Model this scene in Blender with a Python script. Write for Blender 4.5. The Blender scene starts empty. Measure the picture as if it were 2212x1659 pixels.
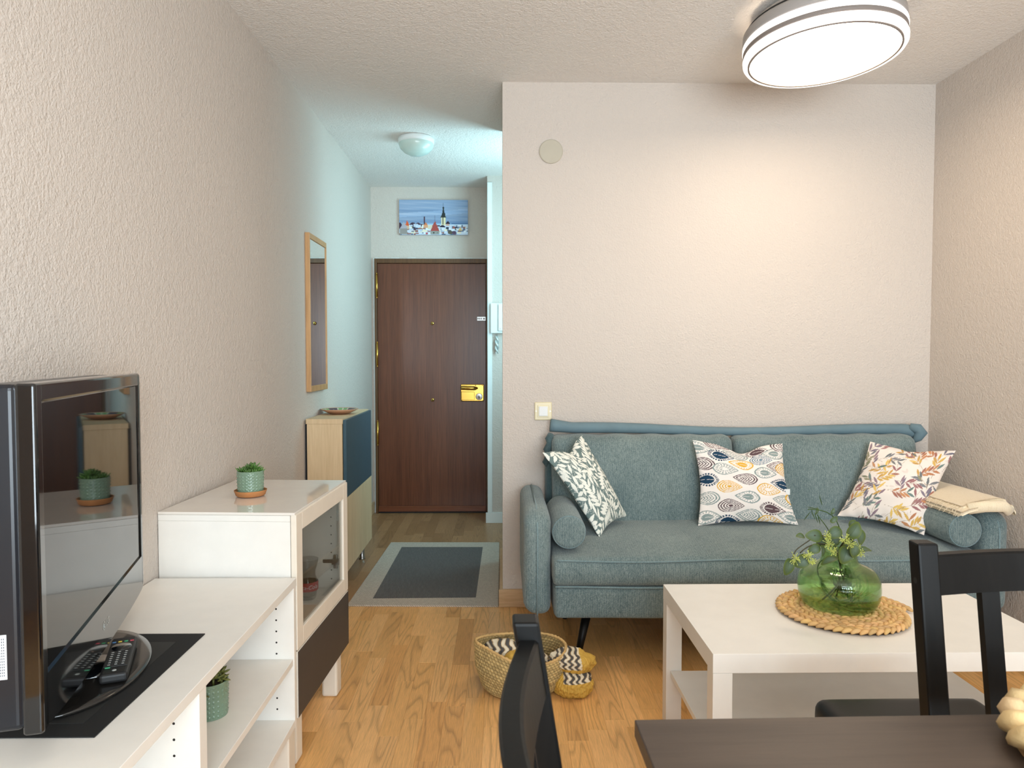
import bpy, bmesh, math, random
import numpy as np
from mathutils import Vector, Matrix
PI = math.pi
S = bpy.context.scene
COL = S.collection
random.seed(4)

# ------------------------------------------------------------------ camera, light, exposure
F_PX = 1550.0
cam_d = bpy.data.cameras.new('camera'); cam = bpy.data.objects.new('camera', cam_d); COL.objects.link(cam)
cam_d.sensor_width = 36; cam_d.lens = 36 * F_PX / 2212; cam_d.clip_start = 0.02
cam.location = (0, 0, 1.2)
cam.rotation_euler = (PI / 2 - math.atan(58.5 / F_PX), 0, -math.atan(23 / F_PX))
cam_d.dof.use_dof = True; cam_d.dof.focus_distance = 2.6; cam_d.dof.aperture_fstop = 12.0
S.camera = cam
S.view_settings.view_transform = 'Standard'; S.view_settings.look = 'None'
S.view_settings.exposure = 0.07; S.view_settings.gamma = 1.0; S.view_settings.use_curve_mapping = False
w = bpy.data.worlds.new('world'); S.world = w; w.use_nodes = True
w.node_tree.nodes['Background'].inputs[0].default_value = (0.75, 0.88, 1, 1)
w.node_tree.nodes['Background'].inputs[1].default_value = 0.6

def area(name, loc, rot, sx, sy, power, color):
    d = bpy.data.lights.new(name, 'AREA'); d.shape = 'RECTANGLE'; d.size = sx; d.size_y = sy
    d.energy = power; d.color = color
    o = bpy.data.objects.new(name, d); o.location = loc; o.rotation_euler = rot; COL.objects.link(o)
# daylight through the balcony window behind the camera and from the side passage of the hall
area('window_daylight', (0.75, -1.66, 1.35), (PI / 2 + .25, 0, 0), 2.0, 1.9, 168, (0.79, 0.915, 1.0))
area('hall_daylight', (0.38, 4.46, 1.75), (PI / 2, 0, PI / 2 - .25), 0.6, 1.2, 25, (0.48, 0.86, 1.0))
LAMP = 13.5
LAMP_COL = (1.0, 0.82, 0.62)

# ------------------------------------------------------------------ helpers
def lin(c):
    c = np.asarray(c, float) / 255.0
    return np.where(c <= 0.04045, c / 12.92, ((c + 0.055) / 1.055) ** 2.4)
def rgb(*c): return tuple(lin(c)) + (1.0,)

class NT:
    def __init__(s, name):
        s.m = bpy.data.materials.new(name); s.m.use_nodes = True
        s.t = s.m.node_tree; s.b = s.t.nodes['Principled BSDF']; s.out = s.t.nodes['Material Output']
    def n(s, t, **k):
        x = s.t.nodes.new(t)
        for a, v in k.items(): setattr(x, a, v)
        return x
    def l(s, a, b): s.t.links.new(a, b)
    def coord(s, kind='Object', scale=(1, 1, 1)):
        tc = s.n('ShaderNodeTexCoord'); mp = s.n('ShaderNodeMapping'); mp.inputs['Scale'].default_value = scale
        s.l(tc.outputs[kind], mp.inputs[0]); return mp.outputs[0]
    def noise(s, vec, scale, detail=3, rough=0.55):
        x = s.n('ShaderNodeTexNoise'); x.inputs['Scale'].default_value = scale
        x.inputs['Detail'].default_value = detail; x.inputs['Roughness'].default_value = rough
        s.l(vec, x.inputs['Vector']); return x.outputs['Fac']
    def ramp(s, fac, stops):
        r = s.n('ShaderNodeValToRGB'); e = r.color_ramp.elements
        e[0].position, e[0].color = stops[0]; e[1].position, e[1].color = stops[-1]
        for p, c in stops[1:-1]:
            q = e.new(p); q.color = c
        s.l(fac, r.inputs[0]); return r.outputs[0]
    def bump(s, h, strength, dist):
        b = s.n('ShaderNodeBump'); b.inputs['Strength'].default_value = strength; b.inputs['Distance'].default_value = dist
        s.l(h, b.inputs['Height']); s.l(b.outputs[0], s.b.inputs['Normal']); return b
    def math(s, op, a, b=None):
        x = s.n('ShaderNodeMath', operation=op)
        for i, v in enumerate((a, b)):
            if v is None: continue
            if isinstance(v, (int, float)): x.inputs[i].default_value = v
            else: s.l(v, x.inputs[i])
        return x.outputs[0]
    def mix(s, fac, a, b, mode='MIX'):
        x = s.n('ShaderNodeMix', data_type='RGBA', blend_type=mode)
        for i, v in ((0, fac), (6, a), (7, b)):
            if isinstance(v, (int, float, tuple)): x.inputs[i].default_value = v
            else: s.l(v, x.inputs[i])
        return x.outputs[2]
    def col(s, c): s.l(c, s.b.inputs['Base Color'])

def mat(name, c, rough=0.5, metal=0.0, spec=0.5, coat=0.0, var=0.0):
    m = NT(name); m.b.inputs['Base Color'].default_value = rgb(*c); m.b.inputs['Roughness'].default_value = rough
    m.b.inputs['Metallic'].default_value = metal; m.b.inputs['Specular IOR Level'].default_value = spec
    m.b.inputs['Coat Weight'].default_value = coat
    v = m.coord(); n = m.noise(v, 14, 4)
    a = rgb(*[max(0, x * (1 - var * .6 - .01)) for x in c]); b = rgb(*[min(255, x * (1 + var * .6 + .01)) for x in c])
    m.col(m.ramp(n, [(0.3, a), (0.7, b)]))
    return m.m
def attr_mat(name, rough=0.7, bump=None, spec=0.3):
    m = NT(name); a = m.n('ShaderNodeAttribute', attribute_name='Col'); m.col(a.outputs['Color'])
    m.b.inputs['Roughness'].default_value = rough; m.b.inputs['Specular IOR Level'].default_value = spec
    if bump: m.bump(m.noise(m.coord(), bump[0], 2), bump[1], bump[2])
    return m.m
def wood(name, c1, c2, scale=(1, 1, 1), gs=30, rough=0.45, spec=0.4, bump=0.1):
    m = NT(name); v = m.coord('Object', scale); n1 = m.noise(v, gs, 6, 0.6); n2 = m.noise(v, gs * 0.2, 3)
    f = m.math('ADD', m.math('MULTIPLY', n1, 0.6), m.math('MULTIPLY', n2, 0.4))
    m.col(m.ramp(f, [(0.36, rgb(*c1)), (0.64, rgb(*c2))])); m.b.inputs['Roughness'].default_value = rough
    m.b.inputs['Specular IOR Level'].default_value = spec
    m.bump(n1, bump, 0.001); return m.m
def fabric(name, dark, mid, light, weave=420, bump=0.5, patch=True):
    m = NT(name); v = m.coord(); 
    tw = m.n('ShaderNodeTexWave', wave_type='BANDS', bands_direction='Z'); tw.inputs['Scale'].default_value = weave / 12; tw.inputs['Distortion'].default_value = 2.5; tw.inputs['Detail'].default_value = 2; tw.inputs['Detail Scale'].default_value = 4
    m.l(v, tw.inputs['Vector'])
    tx = m.n('ShaderNodeTexWave', wave_type='BANDS', bands_direction='X'); tx.inputs['Scale'].default_value = weave / 12; tx.inputs['Distortion'].default_value = 2.5; tx.inputs['Detail'].default_value = 2; tx.inputs['Detail Scale'].default_value = 4
    m.l(v, tx.inputs['Vector'])
    n = m.noise(v, weave, 3, 0.7); n2 = m.noise(m.coord('Object', (1, 0.5, 0.35)), 170, 4, 0.75); n3 = m.noise(v, 5, 2)
    h = m.math('ADD', m.math('MULTIPLY', tx.outputs['Fac'], 0.05), m.math('MULTIPLY', n, 0.95))
    f = m.math('ADD', m.math('MULTIPLY', h, 0.55), m.math('ADD', m.math('MULTIPLY', n2, 0.3), m.math('MULTIPLY', n3, 0.15)))
    m.col(m.ramp(f, [(0.3, rgb(*dark)), (0.43, rgb(*mid)), (0.62, rgb(*light))]))
    m.b.inputs['Roughness'].default_value = 0.95; m.b.inputs['Specular IOR Level'].default_value = 0.1
    m.b.inputs['Sheen Weight'].default_value = 0.25
    m.bump(h, bump, 0.002); return m.m

ORG = {}
def org(p):
    if p is None: return np.zeros(3)
    if p.name in ORG: return ORG[p.name]
    return org(p.parent)
def tag(o, label=None, cat=None, group=None, kind=None):
    if label: o['label'] = label
    if cat: o['category'] = cat
    if group: o['group'] = group
    if kind: o['kind'] = kind
    return o
def thing(name, loc, label, cat, rz=0.0, world=True, group=None):
    o = bpy.data.objects.new(name, None); COL.objects.link(o); o.location = loc; o.rotation_euler = (0, 0, rz)
    o.empty_display_size = 0.05
    ORG[o.name] = np.array(loc, float) if world else np.zeros(3)
    return tag(o, label, cat, group)
def link(name, V, Fc, m, parent=None, loc=None, smooth=False, col=None, uv=None, kind=None):
    me = bpy.data.meshes.new(name); V = np.asarray(V, float)
    off = np.array(loc, float) if loc is not None else org(parent)
    me.from_pydata((V - off).tolist(), [], [tuple(f) for f in Fc]); me.validate(); me.update()
    if smooth: me.polygons.foreach_set('use_smooth', [True] * len(me.polygons))
    if col is not None:
        a = me.color_attributes.new('Col', 'FLOAT_COLOR', 'POINT')
        c = np.ones((len(V), 4)); c[:, :3] = col; a.data.foreach_set('color', c.ravel())
    if uv is not None:
        u = me.uv_layers.new(name='UVMap'); idx = np.empty(len(me.loops), int); me.loops.foreach_get('vertex_index', idx)
        u.data.foreach_set('uv', np.asarray(uv, float)[idx].ravel())
    ms = m if isinstance(m, (list, tuple)) else [m]
    for q in ms: me.materials.append(q)
    o = bpy.data.objects.new(name, me); COL.objects.link(o)
    if parent: o.parent = parent
    elif loc is not None: o.location = loc; ORG[o.name] = np.array(loc, float)
    if kind: o['kind'] = kind
    return o
class MB:
    """collects shapes of ONE part"""
    def __init__(s): s.V = []; s.F = []; s.C = []
    def add(s, V, Fc, c=None):
        k = len(s.V); s.V += [tuple(v) for v in V]; s.F += [tuple(i + k for i in f) for f in Fc]
        if c is not None: s.C += [tuple(c)] * len(V)
        return s
    def box(s, a, b, r=0.0, seg=2, M=None):
        bm = bmesh.new(); bmesh.ops.create_cube(bm, size=1)
        a = Vector(a); b = Vector(b); d = b - a
        for v in bm.verts: v.co = Vector((a.x + (v.co.x + .5) * d.x, a.y + (v.co.y + .5) * d.y, a.z + (v.co.z + .5) * d.z))
        if r > 0: bmesh.ops.bevel(bm, geom=bm.edges[:], offset=min(r, 0.49 * min(abs(x) for x in d)), segments=seg, affect='EDGES', profile=0.5)
        bm.verts.index_update()
        V = [tuple((M @ v.co) if M else v.co) for v in bm.verts]; Fc = [[v.index for v in f.verts] for f in bm.faces]; bm.free()
        return s.add(V, Fc)
    def lathe(s, prof, n=32, c=(0, 0, 0), sx=1, sy=1, fn=None, cap0=False, cap1=False):
        V = []; Fc = []
        for j, (r, z) in enumerate(prof):
            for i in range(n):
                a = 2 * PI * i / n; rr = r + (fn(a, z) if fn else 0)
                V.append((c[0] + rr * sx * math.cos(a), c[1] + rr * sy * math.sin(a), c[2] + z))
        for j in range(len(prof) - 1):
            for i in range(n):
                i2 = (i + 1) % n; Fc.append((j * n + i, j * n + i2, (j + 1) * n + i2, (j + 1) * n + i))
        if cap0: Fc.append(tuple(range(n - 1, -1, -1)))
        if cap1: Fc.append(tuple((len(prof) - 1) * n + i for i in range(n)))
        return s.add(V, Fc)
    def tube(s, P, R, n=8, cap=True, flat=1.0):
        P = [Vector(p) for p in P]; V = []; Fc = []; up = Vector((0, 0, 1)); N = None
        for i, p in enumerate(P):
            t = (P[min(i + 1, len(P) - 1)] - P[max(i - 1, 0)]).normalized()
            if N is None: N = t.cross(up if abs(t.z) < .9 else Vector((1, 0, 0))).normalized()
            N = (N - t * N.dot(t)).normalized(); B = t.cross(N)
            r = R[i] if isinstance(R, (list, tuple)) else R
            for k in range(n):
                a = 2 * PI * k / n; V.append(tuple(p + N * (r * math.cos(a)) + B * (r * flat * math.sin(a))))
        for j in range(len(P) - 1):
            for k in range(n):
                k2 = (k + 1) % n; Fc.append((j * n + k, j * n + k2, (j + 1) * n + k2, (j + 1) * n + k))
        if cap: Fc.append(tuple(range(n - 1, -1, -1))); Fc.append(tuple((len(P) - 1) * n + k for k in range(n)))
        return s.add(V, Fc)
    def prism(s, pts, z0, z1):
        n = len(pts); V = [(x, y, z0) for x, y in pts] + [(x, y, z1) for x, y in pts]
        Fc = [tuple(range(n - 1, -1, -1)), tuple(range(n, 2 * n))] + [(i, (i + 1) % n, n + (i + 1) % n, n + i) for i in range(n)]
        return s.add(V, Fc)
    def build(s, name, m, parent=None, **k):
        if s.C and len(s.C) == len(s.V) and 'col' not in k: k['col'] = np.array(s.C)
        return link(name, s.V, s.F, m, parent, **k)
def boxo(name, a, b, m, parent=None, r=0.0, **k): return MB().box(a, b, r).build(name, m, parent, **k)
def struct(name, a, b, m): return tag(boxo(name, a, b, m), kind='structure')

def softbox(a, b, r, n=(12, 12, 12), fn=None):
    """rounded cushion box; fn(P, unit) may displace"""
    a = np.array(a, float); b = np.array(b, float); c = (a + b) / 2; h = (b - a) / 2
    V = []; Fc = []; idx = {}
    def vid(i, j, k):
        q = (i, j, k)
        if q not in idx: idx[q] = len(V); V.append([2 * i / n[0] - 1, 2 * j / n[1] - 1, 2 * k / n[2] - 1])
        return idx[q]
    nx, ny, nz = n
    for i in range(nx):
        for j in range(ny):
            Fc.append((vid(i, j, 0), vid(i, j + 1, 0), vid(i + 1, j + 1, 0), vid(i + 1, j, 0)))
            Fc.append((vid(i, j, nz), vid(i + 1, j, nz), vid(i + 1, j + 1, nz), vid(i, j + 1, nz)))
    for i in range(nx):
        for k in range(nz):
            Fc.append((vid(i, 0, k), vid(i + 1, 0, k), vid(i + 1, 0, k + 1), vid(i, 0, k + 1)))
            Fc.append((vid(i, ny, k), vid(i, ny, k + 1), vid(i + 1, ny, k + 1), vid(i + 1, ny, k)))
    for j in range(ny):
        for k in range(nz):
            Fc.append((vid(0, j, k), vid(0, j, k + 1), vid(0, j + 1, k + 1), vid(0, j + 1, k)))
            Fc.append((vid(nx, j, k), vid(nx, j + 1, k), vid(nx, j + 1, k + 1), vid(nx, j, k + 1)))
    U = np.array(V)
    # concentrate samples toward the edges
    U = np.sign(U) * (1 - (1 - np.abs(U)) ** 1.35)
    P = U * h; r = min(r, h.min() * 0.999)
    I = np.clip(P, -(h - r), h - r); D = P - I; L = np.linalg.norm(D, axis=1, keepdims=True); L[L == 0] = 1
    M = np.abs(D).max(axis=1, keepdims=True)
    Q = I + D / L * np.where(np.abs(np.abs(U).max(axis=1, keepdims=True) - 1) < 1e-6, r, M)
    Q = Q + c
    if fn: Q = fn(Q, U)
    return Q, Fc
def vnoise(P, s, seed=0):
    """cheap smooth noise"""
    P = np.asarray(P) * s; rs = np.random.RandomState(seed); o = np.zeros(len(P))
    for k in range(7):
        d = rs.normal(size=3); o += np.sin(P @ d * (0.6 + 0.35 * k) + rs.uniform(0, 6.28)) / (1 + 0.4 * k)
    return o / 3.5

# ------------------------------------------------------------------ materials
def plaster(name, c, scale, strength):
    m = NT(name); v = m.coord(); n1 = m.noise(v, scale, 3, 0.6); n2 = m.noise(v, scale * 0.35, 2); n3 = m.noise(v, 1.3, 2)
    h = m.math('ADD', m.math('MULTIPLY', n1, 0.7), m.math('MULTIPLY', n2, 0.5))
    m.bump(h, strength, 0.012); m.b.inputs['Roughness'].default_value = 0.85; m.b.inputs['Specular IOR Level'].default_value = 0.2
    m.col(m.ramp(n3, [(0.3, rgb(*[x * .985 for x in c])), (0.7, rgb(*c))])); return m.m
M = {}
M['wall'] = plaster('wall_plaster', (211, 200, 190), 135, 0.55)
M['ceiling'] = plaster('ceiling_plaster', (238, 232, 226), 120, 0.7)
M['white_paint'] = mat('white_paint', (226, 230, 228), 0.45)
M['lacquer'] = mat('white_lacquer', (238, 233, 225), 0.38)
M['gloss'] = mat('gloss_white_glass', (236, 228, 218), 0.04, coat=0.6)
M['cream'] = mat('cream_edge', (233, 222, 206), 0.45)
M['graphite'] = mat('graphite_front', (66, 60, 57), 0.5, var=.03)
M['black_gloss'] = mat('black_gloss_plastic', (10, 11, 13), 0.08, coat=0.5)
M['shell'] = mat('navy_black_shell', (14, 18, 26), 0.3)
M['black_matte'] = mat('black_matte_plastic', (16, 16, 17), 0.55)
M['screen'] = mat('tv_screen_glass', (11, 11, 12), 0.03, spec=0.5, coat=0.08)
M['grey_gloss'] = mat('smoked_grey_plastic', (30, 28, 26), 0.12, coat=0.3)
M['dark_mat'] = mat('black_placemat_weave', (17, 17, 17), 0.8)
M['dark_mat2'] = mat('black_placemat_middle', (33, 33, 32), 0.65)
M['light_oak'] = wood('light_oak', (206, 178, 138), (222, 196, 158), (14, 14, 0.8), 8, 0.5)
M['frame_oak'] = wood('frame_oak', (178, 134, 88), (204, 160, 112), (14, 14, 0.9), 8, 0.45)
M['base_oak'] = wood('skirting_oak', (196, 160, 120), (220, 186, 146), (1, 1, 14), 8, 0.5)
M['teal'] = mat('teal_front', (54, 82, 94), 0.4, var=.02)
M['door'] = wood('door_mahogany', (80, 40, 22), (112, 62, 38), (26, 26, 0.7), 6, 0.28, 0.5, 0.05)
M['door_rail'] = wood('door_rail_wood', (104, 56, 34), (124, 70, 44), (0.7, 20, 20), 6, 0.3)
M['door_frame'] = wood('door_frame_wood', (78, 50, 26), (104, 70, 38), (20, 20, 0.7), 6, 0.4)
M['brass'] = mat('brass', (214, 170, 84), 0.22, metal=1.0, var=.06)
M['steel'] = mat('brushed_steel', (176, 176, 174), 0.3, metal=1.0)
M['black_wood'] = wood('black_brown_wood', (9, 9, 9), (17, 16, 15), (12, 12, 0.8), 8, 0.4, 0.18)
M['table_brown'] = wood('dark_brown_table', (62, 50, 42), (78, 64, 54), (0.9, 14, 14), 7, 0.42, 0.4)
M['black_leather'] = mat('black_leather', (12, 11, 11), 0.38, spec=.25, var=.05)
M['sofa'] = fabric('sofa_chenille', (50, 67, 70), (88, 106, 109), (146, 159, 155))
M['sofa_dark'] = fabric('sofa_back_cloth', (46, 62, 66), (66, 86, 90), (90, 110, 112))
M['cover'] = mat('smooth_cover_cloth', (108, 131, 140), 0.9, var=.03)
M['piping'] = fabric('sofa_piping', (88, 110, 114), (110, 132, 136), (136, 156, 158), 300)
M['cream_cloth'] = fabric('cream_wool', (214, 192, 158), (232, 214, 182), (242, 228, 202), 500, 0.3)
M['bone'] = mat('bone_plastic', (226, 214, 178), 0.35)
M['vent'] = mat('beige_cover', (186, 178, 160), 0.5)
M['cork'] = mat('cork', (176, 118, 70), 0.8, var=.12)
M['soil'] = mat('soil', (42, 32, 24), 0.9)
M['sage'] = mat('sage_ceramic', (118, 142, 120), 0.18, coat=0.3, var=.03)
M['silver'] = mat('silver_cord', (206, 212, 210), 0.35, metal=0.5)
M['print'] = attr_mat('printed_cloth', 0.85, (600, 0.15, 0.001))
M['print_gloss'] = attr_mat('printed_glaze', 0.2)
M['canvas'] = attr_mat('printed_canvas', 0.7)
M['fiber'] = attr_mat('plant_fibre', 0.75, (260, 0.4, 0.0015))
M['label_white'] = mat('white_label', (232, 234, 234), 0.5)
M['ink'] = mat('dark_ink', (40, 44, 60), 0.6)
M['red'] = mat('red_print', (176, 24, 34), 0.4)
M['hole'] = mat('drilled_hole', (30, 24, 20), 0.9)
M['dome'] = mat('frosted_glass_shade', (196, 214, 206), 0.3, coat=0.3)
M['lamp_body'] = mat('lamp_housing', (160, 154, 150), 0.4)
M['groove'] = mat('lamp_groove', (132, 122, 116), .6)
M['lamp_dark'] = mat('lamp_vent_slot', (40, 38, 38), 0.5)
m = NT('lit_diffuser'); m.b.inputs['Emission Color'].default_value = LAMP_COL + (1,); m.b.inputs['Emission Strength'].default_value = LAMP
m.b.inputs['Base Color'].default_value = (1, 1, 1, 1); M['lit'] = m.m
m = NT('lit_ring'); m.b.inputs['Emission Color'].default_value = (1, .93, .85, 1); m.b.inputs['Emission Strength'].default_value = 1.2
m.b.inputs['Base Color'].default_value = (1, 1, 1, 1); M['lit2'] = m.m
m = NT('mirror_glass'); m.b.inputs['Metallic'].default_value = 1; m.b.inputs['Roughness'].default_value = 0.01
m.b.inputs['Base Color'].default_value = (0.82, 0.85, 0.84, 1); M['mirror'] = m.m
def thin_glass(name, tint, gloss=0.05, real=0.0):
    m = NT(name); t = m.n('ShaderNodeBsdfTransparent'); t.inputs[0].default_value = tint
    g = m.n('ShaderNodeBsdfGlossy'); g.inputs['Roughness'].default_value = 0.02
    lw = m.n('ShaderNodeLayerWeight'); lw.inputs[0].default_value = 0.5; fr_ = m.math('ADD', m.math('MULTIPLY', m.math('POWER', lw.outputs['Facing'], 4.0), .75), .04)
    mx = m.n('ShaderNodeMixShader'); m.l(fr_, mx.inputs[0]); m.l(t.outputs[0], mx.inputs[1]); m.l(g.outputs[0], mx.inputs[2])
    last = mx.outputs[0]
    if real > 0:
        m.b.inputs['Base Color'].default_value = tint; m.b.inputs['Transmission Weight'].default_value = 1; m.b.inputs['Roughness'].default_value = 0.0
        m2 = m.n('ShaderNodeMixShader'); m2.inputs[0].default_value = real; m.l(last, m2.inputs[1]); m.l(m.b.outputs[0], m2.inputs[2]); last = m2.outputs[0]
    m.l(last, m.out.inputs[0]); return m.m
M['pane'] = thin_glass('clear_pane', (0.86, 0.86, 0.84, 1))
M['vase'] = thin_glass('green_glass', (0.74, 0.90, 0.64, 1), real=0.38)
M['bottle'] = thin_glass('clear_bottle_glass', (0.9, 0.9, 0.9, 1))
# leaves with paler middle, veins
m = NT('eucalyptus_leaf'); uvn = m.n('ShaderNodeUVMap'); sp = m.n('ShaderNodeSeparateXYZ'); m.l(uvn.outputs[0], sp.inputs[0])
rr = m.math('POWER', m.math('ADD', m.math('POWER', sp.outputs[0], 2.0), m.math('POWER', sp.outputs[1], 2.0)), 0.5)
base = m.ramp(rr, [(0.0, rgb(90, 110, 90)), (0.6, rgb(74, 94, 66)), (0.85, rgb(76, 94, 34)), (1.0, rgb(88, 104, 30))])
ve = m.math('ABSOLUTE', m.math('SINE', m.math('MULTIPLY', m.math('SUBTRACT', sp.outputs[0], m.math('ABSOLUTE', sp.outputs[1])), 13)))
vm = m.math('LESS_THAN', ve, 0.14); md = m.math('LESS_THAN', m.math('ABSOLUTE', sp.outputs[1]), 0.035)
m.col(m.mix(m.math('MULTIPLY', m.math('MAXIMUM', vm, md), 0.45), base, rgb(48, 68, 50)))
m.b.inputs['Roughness'].default_value = 0.5; M['euc'] = m.m
M['stem'] = mat('dark_stem', (62, 58, 34), 0.6, var=.1)
M['green_stem'] = mat('green_stem', (58, 84, 34), 0.5, var=.1)
M['bright_leaf'] = mat('bright_leaf', (120, 170, 52), 0.5, var=.2)
M['blossom'] = mat('pale_blossom', (196, 206, 108), 0.6, var=.15)
M['succulent'] = mat('succulent_green', (84, 122, 54), 0.45, var=.25)
M['succulent2'] = mat('succulent_olive', (104, 108, 52), 0.5, var=.25)
# oak strips: tone per plank in attribute, grain from UV in metres
m = NT('oak_strip'); at = m.n('ShaderNodeAttribute', attribute_name='Col'); uvn = m.n('ShaderNodeUVMap')
mp = m.n('ShaderNodeMapping'); mp.inputs['Scale'].default_value = (1, 0.09, 1); m.l(uvn.outputs[0], mp.inputs[0])
wv = m.n('ShaderNodeTexNoise'); wv.inputs['Scale'].default_value = 9; wv.inputs['Detail'].default_value = 1; m.l(mp.outputs[0], wv.inputs['Vector'])
ring = m.math('FRACT', m.math('MULTIPLY', wv.outputs['Fac'], 17)); rg = m.ramp(ring, [(0.0, (0.5, 0.47, 0.43, 1)), (0.3, (1, 1, 1, 1)), (0.85, (0.97, 0.97, 0.97, 1)), (1.0, (0.66, 0.66, 0.66, 1))])
mp2 = m.n('ShaderNodeMapping'); mp2.inputs['Scale'].default_value = (1, 0.03, 1); m.l(uvn.outputs[0], mp2.inputs[0])
fg = m.noise(mp2.outputs[0], 420, 4, 0.7); fgc = m.ramp(fg, [(0.35, (0.86, 0.85, 0.82, 1)), (0.6, (1.16, 1.14, 1.10, 1))])
c = m.mix(1.0, at.outputs['Color'], fgc, 'MULTIPLY'); pk = m.noise(uvn.outputs[0], 0.8, 0); pkf = m.ramp(pk, [(0.50, (0.12, 0.12, 0.12, 1)), (0.56, (0.62, 0.62, 0.62, 1))])
c = m.mix(pkf, c, m.mix(1.0, c, rg, 'MULTIPLY'))
m.col(c); m.b.inputs['Roughness'].default_value = 0.33; m.b.inputs['Specular IOR Level'].default_value = 0.45
m.bump(fg, 0.08, 0.0006); M['oak'] = m.m
# rug
def rugmat(name, a, b, sc):
    m = NT(name); v = m.coord('Object', sc); w_ = m.n('ShaderNodeTexWave', wave_type='BANDS', bands_direction='DIAGONAL'); w_.inputs['Scale'].default_value = 60; w_.inputs['Distortion'].default_value = 1.5
    m.l(v, w_.inputs['Vector']); n = m.noise(v, 90, 3); f = m.math('ADD', m.math('MULTIPLY', w_.outputs['Fac'], .5), m.math('MULTIPLY', n, .5))
    m.col(m.ramp(f, [(0.25, rgb(*a)), (0.75, rgb(*b))])); m.b.inputs['Roughness'].default_value = 0.9; m.bump(f, 0.5, 0.002); return m.m
M['rug_dark'] = rugmat('rug_charcoal', (78, 76, 75), (112, 108, 106), (1.6, 0.25, 1))
M['rug_edge'] = rugmat('rug_taupe', (150, 138, 126), (212, 200, 184), (1, 1, 1))

# ------------------------------------------------------------------ room shell
XL, XR, YB, YR, ZC, YD, YP = -0.99, 2.055, 3.413, -1.7, 2.487, 5.507, 5.159
struct('wall_left', (XL - .12, YR, 0), (XL, YD + .2, ZC), M['wall'])
struct('wall_right', (XR, YR, 0), (XR + .12, YB + .12, ZC), M['wall'])
struct('wall_back', (0.006, YB, 0), (XR, 4.15, ZC), M['wall'])
wd = MB().box((XL, YD, 2.0 - .07), (-0.10, YD + .2, ZC)).box((XL, YD, 0), (-.955, YD + .2, 1.93)).build('wall_door', M['wall']); tag(wd, kind='structure')
struct('wall_pier', (-0.10, YP, 0), (XR, YD + .2, ZC), M['wall'])
struct('wall_hall', (.42, 4.15, 0), (.54, YP, ZC), M['wall'])
struct('ceiling', (XL - .12, YR - .12, ZC), (XR + .12, YD + .2, ZC + .12), M['ceiling'])
# rear wall with the window opening (behind the camera)
wr = MB()
for a, b in (((XL, YR - .12, 0), (-.3, YR, ZC)), ((1.8, YR - .12, 0), (XR, YR, ZC)), ((-.3, YR - .12, 0), (1.8, YR, .35)), ((-.3, YR - .12, 2.3), (1.8, YR, ZC))): wr.box(a, b)
tag(wr.build('wall_rear', M['wall']), kind='structure')
wf = MB()
for a, b in (((-.3, YR - .08, .35), (-.24, YR - .02, 2.3)), ((1.74, YR - .08, .35), (1.8, YR - .02, 2.3)), ((-.24, YR - .08, .35), (1.74, YR - .02, .41)), ((-.24, YR - .08, 2.24), (1.74, YR - .02, 2.3)), ((.72, YR - .08, .41), (.78, YR - .02, 2.24))): wf.box(a, b, .005)
tag(wf.build('window_1', M['white_paint']), kind='structure')
# floor slab and oak strips
fl = tag(boxo('floor', (XL - .12, YR - .12, -.15), (XR + .12, YD + .2, -.008), mat('floor_underlay', (58, 40, 26), .9)), kind='structure')
rs = random.Random(11); planks = []
W = 0.0665; tones = [(228, 176, 112), (220, 167, 104), (235, 184, 122), (213, 160, 98), (224, 172, 108), (231, 180, 118)]
ncol = int((XR - XL) / W) + 1
for i in range(ncol):
    x0 = XL + i * W; x1 = min(x0 + W, XR); y = YR - rs.uniform(0, .4)
    while y < YD:
        Lp = rs.uniform(.28, .56); y1 = y + Lp
        if y < 3.42 - .01 and y1 > 3.42: y1 = 3.42
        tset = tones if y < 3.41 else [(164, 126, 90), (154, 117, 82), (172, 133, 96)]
        a, b = max(y, YR), min(y1, YD); y = y1
        if b - a < .02 or x1 - x0 < .01: continue
        if x0 > 0.08 and a > YB + .02 and a < 4.1 : continue
        planks.append((x0, x1, a, b, rs.choice(tset), rs.uniform(.90, 1.05), rs.uniform(0, 40), rs.uniform(-.00025, .00025)))
def vis(p):
    x, y = (p[0] + p[1]) / 2, (p[2] + p[3]) / 2
    if y < 1.95: return 0
    u = 1083 + x / y * 1550
    if u < 560 or u > 1700: return 0
    if x < -.6 and y < 2.7: return 0
    if -.72 < x < -.03 and 3.45 < y < 4.55: return 0
    if y > YB and x > .05: return 0
    if x > .53 : return .2 / y
    return (p[1] - p[0]) * (p[3] - p[2]) / y ** 3
planks.sort(key=vis, reverse=True)
def plank_geo(p):
    x0, x1, y0, y1, c, t, o, dz = p; g = .0001; bz = .0004; bw = .0005
    V = [(x0 + g, y0 + g, -.009), (x1 - g, y0 + g, -.009), (x1 - g, y1 - g, -.009), (x0 + g, y1 - g, -.009),
         (x0 + g, y0 + g, dz - bz), (x1 - g, y0 + g, dz - bz), (x1 - g, y1 - g, dz - bz), (x0 + g, y1 - g, dz - bz),
         (x0 + g + bw, y0 + g + bw, dz), (x1 - g - bw, y0 + g + bw, dz), (x1 - g - bw, y1 - g - bw, dz), (x0 + g + bw, y1 - g - bw, dz)]
    Fc = [(0, 1, 5, 4), (1, 2, 6, 5), (2, 3, 7, 6), (3, 0, 4, 7), (4, 5, 9, 8), (5, 6, 10, 9), (6, 7, 11, 10), (7, 4, 8, 11), (8, 9, 10, 11)]
    uv = [(v[0] + o, v[1] + o * 3) for v in V]; col = np.tile(np.clip(lin(c) * t, 0, 1), (12, 1)); return V, Fc, uv, col
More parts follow.
